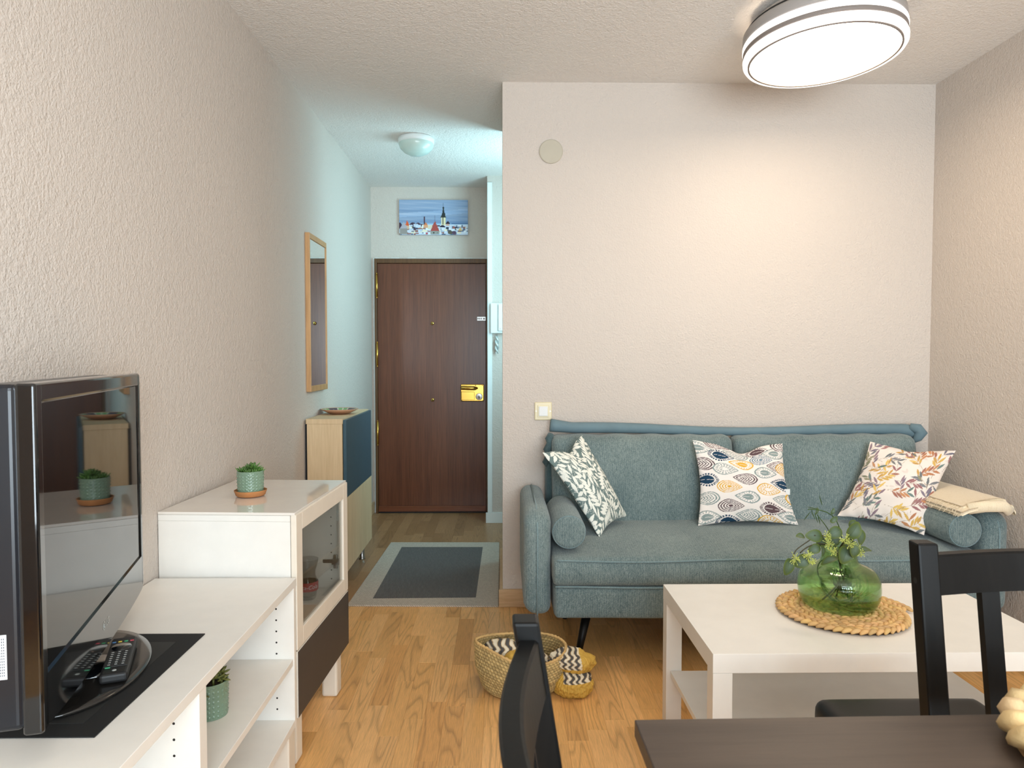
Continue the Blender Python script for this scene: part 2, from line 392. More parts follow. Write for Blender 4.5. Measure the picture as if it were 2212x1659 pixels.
for p in planks[:285]:
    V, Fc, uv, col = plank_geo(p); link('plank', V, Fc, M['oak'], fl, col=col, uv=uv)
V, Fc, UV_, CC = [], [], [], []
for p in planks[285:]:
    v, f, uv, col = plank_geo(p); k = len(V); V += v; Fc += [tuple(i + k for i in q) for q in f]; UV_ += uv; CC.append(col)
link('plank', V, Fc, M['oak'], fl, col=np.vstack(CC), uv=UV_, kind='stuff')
# skirting and trims
struct('baseboard_back', (-.012, YB - .014, .001), (XR, YB, .085), M['base_oak'])
struct('baseboard_partition', (-.008, YB, .001), (.006, 4.15, .085), M['base_oak'])
struct('baseboard_left', (XL, 2.75, .001), (XL + .014, YD, .085), M['base_oak'])
struct('baseboard_right', (XR - .014, YR, .001), (XR, YB - .014, .085), M['base_oak'])
struct('baseboard_pier', (-.112, YP - .014, .001), (1.29, YP, .075), M['white_paint'])
tr = MB().box((-.100, YP - .012, .075), (-.066, YP, 2.44), .003).build('trim_1', M['white_paint']); tag(tr, kind='structure')

# ------------------------------------------------------------------ entrance door (setting)
door = tag(MB().box((-.942, YD - .02, .012), (-.118, YD + .02, 1.908), .003).build('door_1', M['door'], loc=(-.53, YD, 0)), kind='structure')
fr = MB().box((-.962, YD - .03, 0), (-.943, YD + .03, 1.945), .003).box((-.117, YD - .03, 0), (-.102, YD + .03, 1.945), .003).box((-.943, YD - .03, 1.91), (-.117, YD + .03, 1.945), .003)
fr.build('door_frame', M['door_frame'], door)
MB().box((-.942, YD - .034, .014), (-.118, YD - .0215, .058), .003).build('kick_rail', M['door_rail'], door)
MB().box((-.955, YD - .01, 0.0), (-.105, YD + .03, .011)).build('threshold', M['black_matte'], door)
for z in (1.74, 1.22, .62):
    h = MB(); h.tube([(-.943, YD - .037, z - .085), (-.943, YD - .037, z + .085)], .008, 10)
    h.tube([(-.943, YD - .037, z + .086), (-.943, YD - .037, z + .098)], [.005, .003], 8); h.tube([(-.943, YD - .037, z - .098), (-.943, YD - .037, z - .086)], [.003, .005], 8)
    h.build('hinge', M['brass'], door, smooth=True)
lp = MB().box((-.311, YD - .036, .860), (-.132, YD - .021, .992), .006, 3).box((-.305, YD - .041, .872), (-.205, YD - .036, .935), .004).build('lock_plate', M['brass'], door)
k = MB(); k.tube([(-.305, YD - .058, .965), (-.300, YD - .060, .965), (-.21, YD - .060, .962), (-.19, YD - .058, .960)], [.012, .0155, .0155, .012], 12)
k.tube([(-.205, YD - .06, .962), (-.185, YD - .036, .962)], .009, 10); k.build('lever_handle', M['brass'], lp, smooth=True)
k = MB()
for j in range(24):
    a0 = 2 * PI * j / 24; a1 = 2 * PI * (j + 1) / 24
    k.add([(-.17, YD - .047, .897), (-.17 + .024 * math.cos(a0), YD - .045, .897 + .024 * math.sin(a0)), (-.17 + .024 * math.cos(a1), YD - .045, .897 + .024 * math.sin(a1)),
           (-.17 + .027 * math.cos(a0), YD - .036, .897 + .027 * math.sin(a0)), (-.17 + .027 * math.cos(a1), YD - .036, .897 + .027 * math.sin(a1))], [(0, 2, 1), (1, 2, 4, 3)])
k.build('lock_cylinder', M['steel'], lp); MB().box((-.1735, YD - .0485, .882), (-.1665, YD - .0465, .906), .001).build('keyhole', M['black_matte'], lp)
k = MB()
for x, z in ((-.302, .868), (-.140, .868), (-.145, .982), (-.19, .89), (-.197, .982)): k.box((x - .003, YD - .0425, z - .003), (x + .003, YD - .0355, z + .003), .001)
k.build('screw', M['black_matte'], lp)
for z in (1.455, .872):
    k = MB(); k.tube([(-.525, YD - .020, z), (-.525, YD - .027, z), (-.525, YD - .031, z)], [.013, .013, .009], 16); p = k.build('door_viewer', M['brass'], door, smooth=True)
    MB().tube([(-.525, YD - .031, z), (-.525, YD - .0325, z)], .005, 12).build('viewer_lens', M['black_matte'], p)
k = MB().box((-.185, YD - .036, 1.474), (-.118, YD - .021, 1.506), .002).build('security_bolt', M['steel'], door)
kk = MB()
for x in (-.176, -.165, -.152, -.135, -.126): kk.box((x - .004, YD - .0375, 1.484), (x + .002, YD - .0355, 1.497))
kk.build('bolt_slot', M['black_matte'], k)
# worn paint lip around the frame
k = MB(); rs = random.Random(3)
for j in range(60):
    z = j * .0325; k.box((-.975 + rs.uniform(-.002, .002), YD - .006, z), (-.9605 + rs.uniform(-.0015, .002), YD + .001, z + .0335), .001, 1)
for j in range(28):
    x = -.96 + j * .0308; k.box((x, YD - .006, 1.944), (x + .0318, YD + .001, 1.953 + rs.uniform(-.002, .003)), .001, 1)
k.build('plaster_edge', M['white_paint'], door)

# ------------------------------------------------------------------ raster helpers for flat prints
def canvas(n, m, bg):
    A = np.zeros((m, n, 3)); A[:] = bg; return A
def grid(A):
    m, n, _ = A.shape; return np.meshgrid((np.arange(n) + .5) / n, (np.arange(m) + .5) / m)  # x right, y up
def put(A, mask, c): A[mask] = np.asarray(c, float)
def leafmask(X, Y, x, y, ang, L, Wd, k=1.0):
    c, s = math.cos(ang), math.sin(ang); u = ((X - x) * c + (Y - y) * s) / L; v = (-(X - x) * s + (Y - y) * c)
    wv_ = Wd * np.sin(PI * np.clip(u, 0, 1) ** k); return (u > 0) & (u < 1) & (np.abs(v) < wv_ / 2), u, v
def sampleA(A, u, v):
    m, n, _ = A.shape; return A[np.clip((v * m).astype(int), 0, m - 1), np.clip((u * n).astype(int), 0, n - 1)]
def quadgrid(nu, nv):
    return [(j * (nu + 1) + i, j * (nu + 1) + i + 1, (j + 1) * (nu + 1) + i + 1, (j + 1) * (nu + 1) + i) for j in range(nv) for i in range(nu)]

# canvas picture above the door
A = canvas(220, 114, (140, 160, 190)); X, Y = grid(A)
nz = vnoise(np.stack([X.ravel() * 3, Y.ravel() * 14, X.ravel() * 0], 1), 1.6, 5).reshape(X.shape)
sky = np.array([136, 156, 186])[None, None] + np.clip(nz, -1, 1)[..., None] * np.array([34, 24, 14]) + (Y[..., None] > .72) * 6
sky = sky + ((np.abs(Y - .62 - .12 * (X - .5)) < .06) * 18)[..., None]; A[:] = np.clip(sky, 0, 255)
put(A, (Y < .33) & (Y > .30), (150, 184, 214)); put(A, (Y < .335) & (Y > .318) & (X > .76), (48, 80, 128))
put(A, Y < .30, (206, 212, 226))
rr = np.random.RandomState(2)
def blob(x, y, rx, ry, c, n=1): put(A, ((X - x) / rx) ** 2 + ((Y - y) / ry) ** 2 + .25 * vnoise(np.stack([X.ravel(), Y.ravel(), X.ravel() * 0], 1), 60, 3).reshape(X.shape) < 1, c)
for x, rx, ry in ((.20, .06, .11), (.27, .06, .10), (.34, .04, .07), (.01, .035, .1)): blob(x, .24, rx, ry, (70, 48, 66))
for k_ in range(150):
    x, y = rr.uniform(0, 1), rr.uniform(.0, .27); w_, h_ = rr.uniform(.008, .035), rr.uniform(.01, .04)
    put(A, (abs(X - x) < w_) & (abs(Y - y) < h_), [(226, 232, 240), (190, 200, 218), (96, 110, 136), (232, 222, 196), (150, 104, 98), (60, 62, 80), (204, 216, 234)][rr.randint(7)])
def tri(x0, x1, y0, y1, c): put(A, (Y > y0) & (Y < y1) & (abs(X - (x0 + x1) / 2) < (x1 - x0) / 2 * (1 - (Y - y0) / (y1 - y0))), c)
def rect(x0, x1, y0, y1, c): put(A, (X > x0) & (X < x1) & (Y > y0) & (Y < y1), c)
tri(.08, .15, .24, .42, (216, 92, 46)); rect(.09, .145, .17, .26, (210, 178, 150)); tri(.01, .125, .18, .38, (176, 170, 180)); rect(.01, .12, .02, .18, (150, 144, 140))
rect(.357, .372, .28, .52, (74, 50, 66)); tri(.35, .425, .26, .36, (216, 128, 86)); rect(.355, .42, .2, .27, (222, 164, 124)); rect(.42, .48, .17, .27, (216, 206, 184))
tri(.45, .59, .10, .40, (172, 78, 72)); rect(.455, .585, .02, .11, (150, 150, 144)); rect(.495, .508, .04, .075, (30, 30, 34)); rect(.548, .56, .04, .075, (30, 30, 34)); rect(.519, .523, .38, .55, (90, 90, 110))
rect(.612, .676, .28, .515, (226, 214, 176)); rect(.630, .646, .30, .50, (84, 74, 66)); put(A, (Y > .515) & (Y < .80) & (abs(X - .645) < .028 * np.clip((.80 - Y) / .28, 0, 1) ** 1.3 + .004), (44, 52, 52)); rect(.643, .647, .78, .90, (70, 84, 90)); put(A, ((X - .645) / .013) ** 2 + ((Y - .77) / .03) ** 2 < 1, (44, 52, 52))
tri(.60, .69, .50, .60, (48, 52, 50)); put(A, ((X - .63) / .038) ** 2 + ((Y - .235) / .04) ** 2 < 1, (40, 34, 56)); rect(.60, .66, .12, .22, (214, 220, 230)); rect(.605, .612, .14, .19, (50, 50, 60))
rect(.68, .73, .26, .34, (206, 166, 150)); tri(.675, .745, .32, .41, (52, 38, 50)); tri(.77, .82, .18, .26, (170, 92, 78)); tri(.86, .92, .12, .24, (222, 184, 126)); rect(.38, .42, .02, .07, (178, 84, 96)); blob(.745, .07, .04, .05, (92, 86, 74)); blob(.80, .07, .03, .05, (92, 68, 90))
U_, V_ = np.meshgrid(np.linspace(0, 1, 221), np.linspace(0, 1, 115))
px0, px1, pz0, pz1 = -.772, -.253, 2.125, 2.387
PV = np.stack([px0 + (px1 - px0) * U_.ravel(), np.full(U_.size, YD - .0225), pz0 + (pz1 - pz0) * V_.ravel()], 1)
pic = thing('canvas_picture', (-.51, YD - .01, pz0), 'wide canvas picture of a snowy town with church spire hung above the door', 'picture')
link('print', PV, quadgrid(220, 114), M['canvas'], pic, col=lin(sampleA(A, U_.ravel(), V_.ravel())))
boxo('stretcher', (px0, YD - .022, pz0), (px1, YD - .001, pz1), mat('canvas_edge', (150, 160, 176), .8), pic)

# ------------------------------------------------------------------ hall objects
# ceiling light
t = thing('dome_ceiling_light', (-.50, 4.28, ZC), 'small frosted dome ceiling light with white rim in the hall', 'ceiling light')
MB().lathe([(0, 0), (.098, 0), (.106, -.006), (.106, -.03), (.1, -.034)], 48, (-.50, 4.28, ZC)).build('rim', M['white_paint'], t, smooth=True)
MB().lathe([(.1, -.032), (.103, -.04), (.094, -.062), (.072, -.085), (.04, -.10), (.0001, -.105)], 48, (-.50, 4.28, ZC)).build('glass_dome', M['dome'], t, smooth=True)
# mirror
t = thing('wall_mirror', (XL, 3.83, 1.022), 'tall narrow mirror in thin oak frame on the left hall wall', 'mirror')
y0, y1, z0, z1 = 3.655, 4.005, 1.022, 1.828
f = MB().box((XL, y0, z0), (XL + .024, y0 + .012, z1), .002).box((XL, y1 - .004, z0), (XL + .024, y1, z1), .001).box((XL, y0 + .012, z1 - .028), (XL + .024, y1 - .004, z1), .002).box((XL, y0 + .012, z0), (XL + .024, y1 - .004, z0 + .03), .002)
f.build('frame', M['frame_oak'], t); boxo('mirror_glass', (XL + .004, y0 + .012, z0 + .03), (XL + .019, y1 - .004, z1 - .028), M['mirror'], t)
# intercom with cord
t = thing('wall_intercom', (-.02, YP, 1.37), 'grey white intercom box on the wall beside the entrance door', 'intercom')
boxo('housing', (-.076, YP - .04, 1.369), (.03, YP - .001, 1.583), M['white_paint'], t, .003)
boxo('handset', (-.022, YP - .055, 1.385), (.028, YP - .0405, 1.575), M['label_white'], t, .004)
MB().tube([(-.006, YP - .0555, 1.40), (-.006, YP - .058, 1.40)], .006, 12).build('button', M['steel'], t)
c = MB()
for ph in (0, PI):
    c.tube([(-.032 + .008 * math.cos(a + ph), YP - .03 + .008 * math.sin(a + ph), 1.353 - .13 * a / 9.4) for a in np.linspace(0, 9.4, 40)], [.008 * math.sin(PI * min(1, (i + 3) / 20 if i < 20 else (43 - i) / 20) / 2) for i in range(40)], 8)
c.build('twisted_wall_ornament', M['silver'], None, loc=(-.032, YP - .03, 1.22), smooth=True)
o = bpy.data.objects['twisted_wall_ornament']; tag(o, 'silvery twisted cord ornament hanging below the intercom', 'ornament')
MB().tube([(-.032, YP - .03, 1.350), (-.03, YP - .014, 1.360), (-.03, YP - .001, 1.362)], .0022, 6).build('hook', M['steel'], o)
# shoe cabinet
t = thing('shoe_cabinet', (-.89, 3.93, 0), 'slim oak hall cabinet with teal upper door and oak lower door', 'cabinet')
xa, xb, y0, y1 = -.975, -.798, 3.60, 4.285
boxo('top', (xa - .004, y0 - .003, .864), (xb + .003, y1 + .003, .889), M['light_oak'], t, .001)
boxo('side_panel', (xa, y0, .113), (xb, y0 + .018, .864), M['light_oak'], t, .001); boxo('side_panel', (xa, y1 - .018, .113), (xb, y1, .864), M['light_oak'], t, .001)
boxo('back_panel', (xa, y0 + .018, .113), (xa + .006, y1 - .018, .864), M['light_oak'], t); boxo('bottom_panel', (xa + .006, y0 + .018, .113), (xb, y1 - .018, .131), M['light_oak'], t)
tag(boxo('door', (xb + .004, y0 - .001, .492), (xb + .020, y1, .883), M['teal'], t, .001), 'teal upper door')
boxo('door', (xb + .004, y0 - .001, .113), (xb + .020, y1, .489), M['light_oak'], t, .001)
for x, y in ((xb - .03, y1 - .05), (xb - .03, y0 + .05), (xa + .03, y0 + .05), (xa + .03, y1 - .05)): MB().lathe([(.0001, 0), (.018, 0), (.018, .006), (.014, .01), (.014, .112), (.018, .1125)], 16, (x, y, 0)).build('leg', M['steel'], t, smooth=True)
boxo('gap_strip', (XL + .001, y0 + .02, .40), (xa - .001, y0 + .06, .86), M['black_matte'], t)  # black strip filling the gap between cabinet and wall
# plate
A = canvas(120, 120, (90, 140, 80)); X, Y = grid(A); R_ = np.hypot(X - .5, Y - .5) * 2; T_ = np.arctan2(Y - .5, X - .5)
n1 = vnoise(np.stack([X.ravel(), Y.ravel(), X.ravel() * 0], 1), 22, 9).reshape(X.shape)
put(A, n1 > .15, (176, 204, 96)); put(A, n1 < -.35, (44, 84, 70)); put(A, n1 > .5, (226, 224, 150)); put(A, (R_ > .62), (66, 60, 76)); put(A, (R_ > .66) & ((T_ * 5 / PI).astype(int) % 2 == 0), (120, 168, 110)); put(A, (R_ > .62) & (np.abs(np.sin(T_ * 10)) < .2), (220, 216, 196)); put(A, R_ > .93, (196, 148, 116))
n = 64; prof = [(0.0005, .006), (.03, .006), (.05, .008), (.075, .017), (.098, .027), (.1, .0275)]; V = []; CC = []
for r, z in prof:
    for i in range(n):
        a = 2 * PI * i / n; V.append((-.885 + r * math.cos(a), 3.93 + r * math.sin(a), .89 + z))
t = thing('decorative_plate', (-.885, 3.93, .89), 'round green patterned plate lying on top of the oak hall cabinet', 'plate')
prof2 = np.interp(np.linspace(0, 5, 40), range(6), [p[0] for p in prof]); prz = np.interp(np.linspace(0, 5, 40), range(6), [p[1] for p in prof])
b = MB().lathe(list(zip(prof2, prz)), 96, (-.885, 3.93, .89)); P = np.array(b.V); cc = sampleA(A, (P[:, 0] + .885) / .2 + .5, (P[:, 1] - 3.93) / .2 + .5)
b.build('glazed_face', M['print_gloss'], t, col=lin(cc), smooth=True)
MB().lathe([(.1, .0275), (.1015, .026), (.08, .014), (.052, .001), (.0005, .001)], 64, (-.885, 3.93, .89)).build('underside', mat('terracotta_glaze', (196, 148, 116), .4), t, smooth=True)
# rug
t = thing('hall_rug', (-.37, 4.0, 0), 'charcoal woven hall rug with wide taupe border in front of the door', 'rug')
o4 = [(-.742, 3.422), (-.016, 3.398), (-.014, 4.577), (-.710, 4.588)]; i4 = [(-.636, 3.512), (-.127, 3.518), (-.117, 4.467), (-.626, 4.475)]
MB().prism(i4, .0008, .0068).build('centre_panel', M['rug_dark'], t)
for k_ in range(4):
    a, b = k_, (k_ + 1) % 4; MB().prism([o4[a], o4[b], i4[b], i4[a]], .0008, .0078).build('border_strip', M['rug_edge'], t)

# ------------------------------------------------------------------ back wall fittings
t = thing('round_vent_cover', (.234, YB, 2.165), 'round beige blank cover high on the back wall', 'cover')
k = MB(); k.tube([(.234, YB, 2.165), (.234, YB - .007, 2.165), (.234, YB - .009, 2.165)], [.056, .056, .052], 48); k.build('cover_disc', M['vent'], t)
t = thing('light_switch', (.199, YB, .90), 'cream rocker light switch on the wall above the sofa arm', 'switch')
boxo('switch_plate', (.158, YB - .009, .899), (.240, YB, .985), M['bone'], t, .006); boxo('rocker_frame', (.172, YB - .012, .913), (.226, YB - .009, .971), M['bone'], t, .002)
MB().box((.178, YB - .017, .919), (.220, YB - .012, .965), .002).build('rocker', M['label_white'], t)
for x in (.165, .233): MB().tube([(x, YB - .0085, .942), (x, YB - .010, .942)], .0025, 10).build('screw', M['steel'], t)

# ------------------------------------------------------------------ sofa
SX0, SX1, SYF = .085, 1.975, 2.70
t = thing('sofa', (1.03, 3.0, 0), 'long blue-grey chenille sofa with bolsters against the back wall', 'sofa')
def wob(amp, s, seed): return lambda Q, U: Q + (vnoise(Q, s, seed) * amp)[:, None] * np.sign(U) * (np.abs(U) > .98)
def base_fn(Q, U): return Q + (vnoise(Q, 6, 1) * .004)[:, None] * (np.abs(U) > .98) * np.sign(U)
Q, Fc = softbox((.200, SYF + .002, .192), (1.878, 3.28, .325), .02, (50, 10, 6), base_fn); link('base', Q, Fc, M['sofa'], t, smooth=True)
def seat_fn(Q, U):
    Q = base_fn(Q, U); c = (1 - np.clip(np.abs(U[:, 0]), 0, 1) ** 4) * (1 - U[:, 1] ** 2) ** .7
    Q[:, 2] += np.where(U[:, 2] > .5, .022 * c + .03 * np.clip((Q[:, 1] - 2.72) / .5, 0, 1), 0); Q[:, 1] -= np.where(U[:, 1] < -.98, .012 * np.cos(U[:, 2] * PI / 2), 0)
    return Q
Q, Fc = softbox((.196, SYF - .004, .322), (1.880, 3.30, .432), .022, (60, 24, 8), seat_fn); seat = link('seat_cushion', Q, Fc, M['sofa'], t, smooth=True)
def pipe(name, pts, par, r=.004): MB().tube(pts, r, 6).build(name, M['piping'], par, smooth=True)
pipe('piping', [(x, SYF - .006 + .002 * math.sin(x * 9), .424 + .004 * math.sin(x * 7 + 1)) for x in np.linspace(.21, 1.868, 70)], seat)
pipe('piping', [(x, SYF - .002, .322 + .003 * math.sin(x * 8)) for x in np.linspace(.205, 1.87, 70)], seat)
for x0, x1, s in ((SX0, .192, 1), (1.882, 1.985, -1)):
    def arm_fn(Q, U):
        Q = Q + (vnoise(Q, 9, 3) * .002)[:, None]
        yy = np.clip((Q[:, 1] - 2.74) / .12, 0, 1); top = np.clip((Q[:, 2] - .45) / .16, 0, 1)
        Q[:, 2] -= (1 - yy) ** 2 * top * .035
        bot = np.clip((.24 - Q[:, 2]) / .05, 0, 1); Q[:, 0] += s * 0.008 * bot
        return Q
    Q, Fc = softbox((x0, 2.735, .195), (x1, 3.36, .605), .045, (10, 24, 20), arm_fn); ar = link('arm', Q, Fc, M['sofa'], t, smooth=True)
    xc = (x0 + x1) / 2; pts = [(xc, 2.732, .2), (xc, 2.731, .4), (xc, 2.733, .52), (xc, 2.742, .555), (xc, 2.77, .58), (xc, 2.82, .601), (xc, 2.9, .609), (xc, 3.3, .609)]
    pipe('seam', pts, ar, .0035)
Q, Fc = softbox((.205, 3.30, .20), (1.935, 3.40, .80), .03, (30, 6, 16)); link('back_frame', Q, Fc, M['sofa_dark'], t, smooth=True)
def tilt(k0):
    def fn(Q, U):
        Q = Q + (vnoise(Q, 7, k0) * .004)[:, None] * (np.abs(U) > .98) * np.sign(U)
        Q[:, 1] -= np.where(U[:, 1] < -.5, .022 * (1 - U[:, 0] ** 4) * (1 - U[:, 2] ** 2), 0)
        Q[:, 1] += .09 * (Q[:, 2] - .46) / .37
        Q[:, 2] += np.where(U[:, 2] > .5, .003 * np.sin(Q[:, 0] * 38), 0)
        return Q
    return fn
for x0, x1, sd in ((.232, 1.062, 4), (1.070, 1.915, 5)):
    Q, Fc = softbox((x0, 3.165, .43), (x1, 3.30, .838), .038, (44, 8, 26), tilt(sd)); bc = link('back_cushion', Q, Fc, M['sofa'], t, smooth=True)
for x, y, dx, dy in ((.34, 2.80, -.05, -.05), (1.72, 2.80, .05, -.05), (.34, 3.2, -.05, .05), (1.72, 3.2, .05, .05)):
    MB().tube([(x, y, .195), (x + dx, y + dy, .0)], [.019, .011], 16).build('leg', M['black_wood'], t, smooth=True)
# bolsters
def bolster(xc, label, zc):
    o = thing('bolster_cushion', (xc, 2.95, zc - .066), label, 'bolster', group=None); R = .067; prof = []
    for s_, a in [(0, .0005), (0, .03), (0, .05), (.003, .058), (.010, .064), (.02, R), (.2, R * 1.01), (.40, R), (.41, .064), (.417, .058), (.42, .05), (.42, .0005)]: prof.append((a, s_))
    ys = []; V = []; n = 40
    for r, s_ in prof:
        for i in range(n):
            a = 2 * PI * i / n; V.append((xc + r * math.cos(a), 2.745 + s_, zc + r * math.sin(a)))
    Fc = [(j * n + i, j * n + (i + 1) % n, (j + 1) * n + (i + 1) % n, (j + 1) * n + i) for j in range(len(prof) - 1) for i in range(n)]
    link('cushion_body', V, Fc, M['sofa'], o, smooth=True)
    MB().tube([(xc + .0625 * math.cos(a), 2.754, zc + .0625 * math.sin(a)) for a in np.linspace(0, 2 * PI, 41)], .0025, 6).build('piping', M['piping'], o, smooth=True)
    return o
bolster(.262, 'round blue-grey bolster at the left arm of the sofa', .521)
bolster(1.812, 'round blue-grey bolster at the right arm below the folded blanket', .521)
# rolled cover on top
pts = []; R_ = []
for i, x in enumerate(np.linspace(.23, 1.955, 80)):
    u = (x - .23) / 1.725
    pts.append((x, 3.36 + .004 * math.sin(9 * u), .862 + .007 * math.sin(2 * PI * u * 1.3 + .5) - .012 * u + (.014 * max(0, 1 - u / .06)) - .012 * max(0, (u - .97) / .03)))
    R_.append(.024 + .003 * math.sin(7 * u + 1) + .006 * max(0, 1 - u / .05) + .006 * max(0, (u - .95) / .05))
o = thing('rolled_throw', (1.09, 3.36, .84), 'smooth blue-grey cloth rolled along the top of the sofa back', 'throw')
MB().tube(pts, R_, 20, flat=.95).build('roll', M['cover'], o, smooth=True)
k = MB(); k.tube([(1.925, 3.345, .872), (1.955, 3.33, .862), (1.968, 3.325, .845), (1.955, 3.33, .82), (1.935, 3.335, .80)], [.016, .026, .028, .02, .008], 14); k.build('hanging_end', M['cover'], o, smooth=True)
k = MB(); k.tube([(.232, 3.325, .84), (.222, 3.315, .82), (.226, 3.31, .80), (.214, 3.31, .77), (.222, 3.31, .745), (.205, 3.315, .71), (.212, 3.32, .69)], [.016, .02, .017, .021, .016, .016, .006], 12); k.build('hanging_end', M['sofa_dark'], o, smooth=True)
# cream folded blanket over right arm: layered folds following the arm
o = thing('folded_blanket', (1.9, 2.95, .61), 'cream wool blanket with frayed edge folded over the right sofa arm', 'blanket')
def sheet(name, y0, y1, xs, zs, th, seed, fr=True):
    nu, nv = 40, 24; xs = np.array(xs); zs = np.array(zs); V = []
    for side in (1, 0):
        for j in range(nv + 1):
            for i in range(nu + 1):
                u, v = i / nu, j / nv; s_ = v * (len(xs) - 1); x = np.interp(s_, range(len(xs)), xs); z = np.interp(s_, range(len(zs)), zs)
                y = y0 + (y1 - y0) * u; V.append((x, y, z + (th if side else 0)))
    V = np.array(V); V[:, 2] += vnoise(V * [1, 1, 0], 14, seed) * .004; V[:, 1] += (vnoise(V, 40, seed + 1) * .003)
    n1 = (nu + 1) * (nv + 1); Fc = quadgrid(nu, nv) + [tuple(reversed([q + n1 for q in f])) for f in quadgrid(nu, nv)]
    edge = [i for i in range(nu + 1)] + [(j + 1) * (nu + 1) - 1 for j in range(1, nv + 1)] + [nv * (nu + 1) + i for i in range(nu - 1, -1, -1)] + [j * (nu + 1) for j in range(nv - 1, 0, -1)]
    Fc += [(edge[k], edge[(k + 1) % len(edge)], edge[(k + 1) % len(edge)] + n1, edge[k] + n1) for k in range(len(edge))]
    return link(name, V, Fc, M['cream_cloth'], o, smooth=True)
sheet('blanket_layer', 2.74, 3.22, [1.775, 1.81, 1.86, 1.92, 1.955, 1.965], [.580, .592, .604, .610, .608, .586], .013, 1)
sheet('blanket_layer', 2.70, 3.20, [1.765, 1.80, 1.86, 1.92, 1.96, 1.972], [.592, .606, .619, .625, .621, .594], .013, 4)
sheet('blanket_layer', 2.73, 3.22, [1.785, 1.81, 1.86, 1.92, 1.95, 1.962], [.609, .621, .633, .639, .635, .612], .012, 7)
k = MB(); k.tube([(1.80, 2.722, .614), (1.86, 2.712, .625), (1.93, 2.708, .626), (1.955, 2.712, .606)], .017, 12, flat=1.3); k.build('front_fold', M['cream_cloth'], o, smooth=True)
k = MB(); rs = random.Random(5)
for j in range(150):
    y = 2.72 + .48 * j / 150; z = .594 + rs.choice((0, .014, .026)); x = 1.768 + rs.uniform(-.004, .006)
    k.tube([(x + .006, y, z), (x - .004, y + rs.uniform(-.003, .003), z - .004), (x - .008, y + rs.uniform(-.004, .004), z - .012)], [.0011, .0009, .0004], 4)
k.build('fringe', M['cream_cloth'], o, kind='stuff')

# ------------------------------------------------------------------ printed pillows
def pillow(name, label, TL, TR, BR, BL, th, A, seed, pinch=.10, chop=.05):
    N = 200; TL, TR, BR, BL = map(np.array, (TL, TR, BR, BL))
    nrm = np.cross(TR - TL, BL - TL) + np.cross(BL - BR, TR - BR); nrm = nrm / np.linalg.norm(nrm)
    if nrm[1] > 0: nrm = -nrm
    u, v = np.meshgrid(np.linspace(0, 1, N + 1), np.linspace(0, 1, N + 1)); u = u.ravel(); v = v.ravel()
    us = .5 + (u - .5) * (1 - pinch * np.sin(PI * v)); vs = .5 + (v - .5) * (1 - pinch * np.sin(PI * u))
    vs = vs - chop * v ** 4 * np.exp(-((u - .52) / .17) ** 2); us = us
    P = (BL[None] * ((1 - us) * (1 - vs))[:, None] + BR[None] * (us * (1 - vs))[:, None] + TR[None] * (us * vs)[:, None] + TL[None] * ((1 - us) * vs)[:, None])
    puff = (np.sin(PI * u) * np.sin(PI * v)) ** .55; edge = np.clip(1 - np.minimum.reduce([u, 1 - u, v, 1 - v]) * 6, 0, 1)
    wr_ = vnoise(np.stack([u * 4, v * 4, u * 0], 1), 2.2, seed) * .006 * puff + edge * np.sin(u * 37 + v * 29 + seed) * .0022
    Fp = P + nrm * (th * puff + wr_)[:, None]; Bk = P - nrm * (th * .8 * puff)[:, None]
    o = thing(name, (BL + BR) / 2, label, 'pillow')
    col = lin(sampleA(A, u, v)); g = quadgrid(N, N)
    link('printed_front', Fp, g, M['print'], o, col=col, smooth=True)
    link('printed_back', Bk, [tuple(reversed(f)) for f in g], M['print'], o, col=col, smooth=True)
    return o, nrm
# left: pale fronds on grey green
A = canvas(460, 460, (108, 126, 124)); X, Y = grid(A); occ = np.zeros(X.shape, bool); rr = np.random.RandomState(7)
def local(x, y, r):
    m_, n_ = X.shape; i0, i1 = max(0, int((x - r) * n_)), min(n_, int((x + r) * n_) + 1); j0, j1 = max(0, int((y - r) * m_)), min(m_, int((y + r) * m_) + 1); return slice(j0, j1), slice(i0, i1)
def draw_leaf(x, y, a, L, Wd, c, k=.8, gap=True, force=False):
    sl = local(x + L * math.cos(a) / 2, y + L * math.sin(a) / 2, L * .65 + .01)
    m_, u_, v_ = leafmask(X[sl], Y[sl], x, y, a, L, Wd, k)
    if m_.size == 0 or m_.sum() == 0: return
    if not force and occ[sl][m_].mean() > .12: return
    A[sl][m_] = c; m2, _, _ = leafmask(X[sl], Y[sl], x - .006 * math.cos(a), y - .006 * math.sin(a), a, L + .012, Wd + .012, k); occ[sl][m2] = True
for gi in range(150):
    x, y = rr.uniform(-.05, 1.05, 2); a = rr.choice([.7, 2.2, -.7, -2.4, 3.6]) + rr.uniform(-.4, .4); curv = rr.uniform(-2.2, 2.2); n_ = 11
    pts = []
    for s_ in range(n_):
        pts.append((x, y, a)); x += .046 * math.cos(a); y += .046 * math.sin(a); a += curv * .046
    for s_, (x_, y_, a_) in enumerate(pts):
        L = .14 * (1 - .55 * s_ / n_) + .015
        for sd in (1, -1): draw_leaf(x_ + .004 * math.cos(a_), y_ + .004 * math.sin(a_), a_ + sd * (.95 - .04 * s_), L, .042, (236, 236, 226))
    for (x_, y_, a_) in pts:
        sl = local(x_, y_, .02); m_ = (np.abs(-(X[sl] - x_) * math.sin(a_) + (Y[sl] - y_) * math.cos(a_)) < .0016) & (np.hypot(X[sl] - x_, Y[sl] - y_) < .016); A[sl][m_] = (220, 222, 212)
pillow('throw_pillow', 'grey-green throw pillow with white frond print leaning on the left bolster', (.174, 3.02, .795), (.362, 3.20, .850), (.552, 3.115, .503), (.405, 2.93, .455), .062, A, 3, chop=.07)
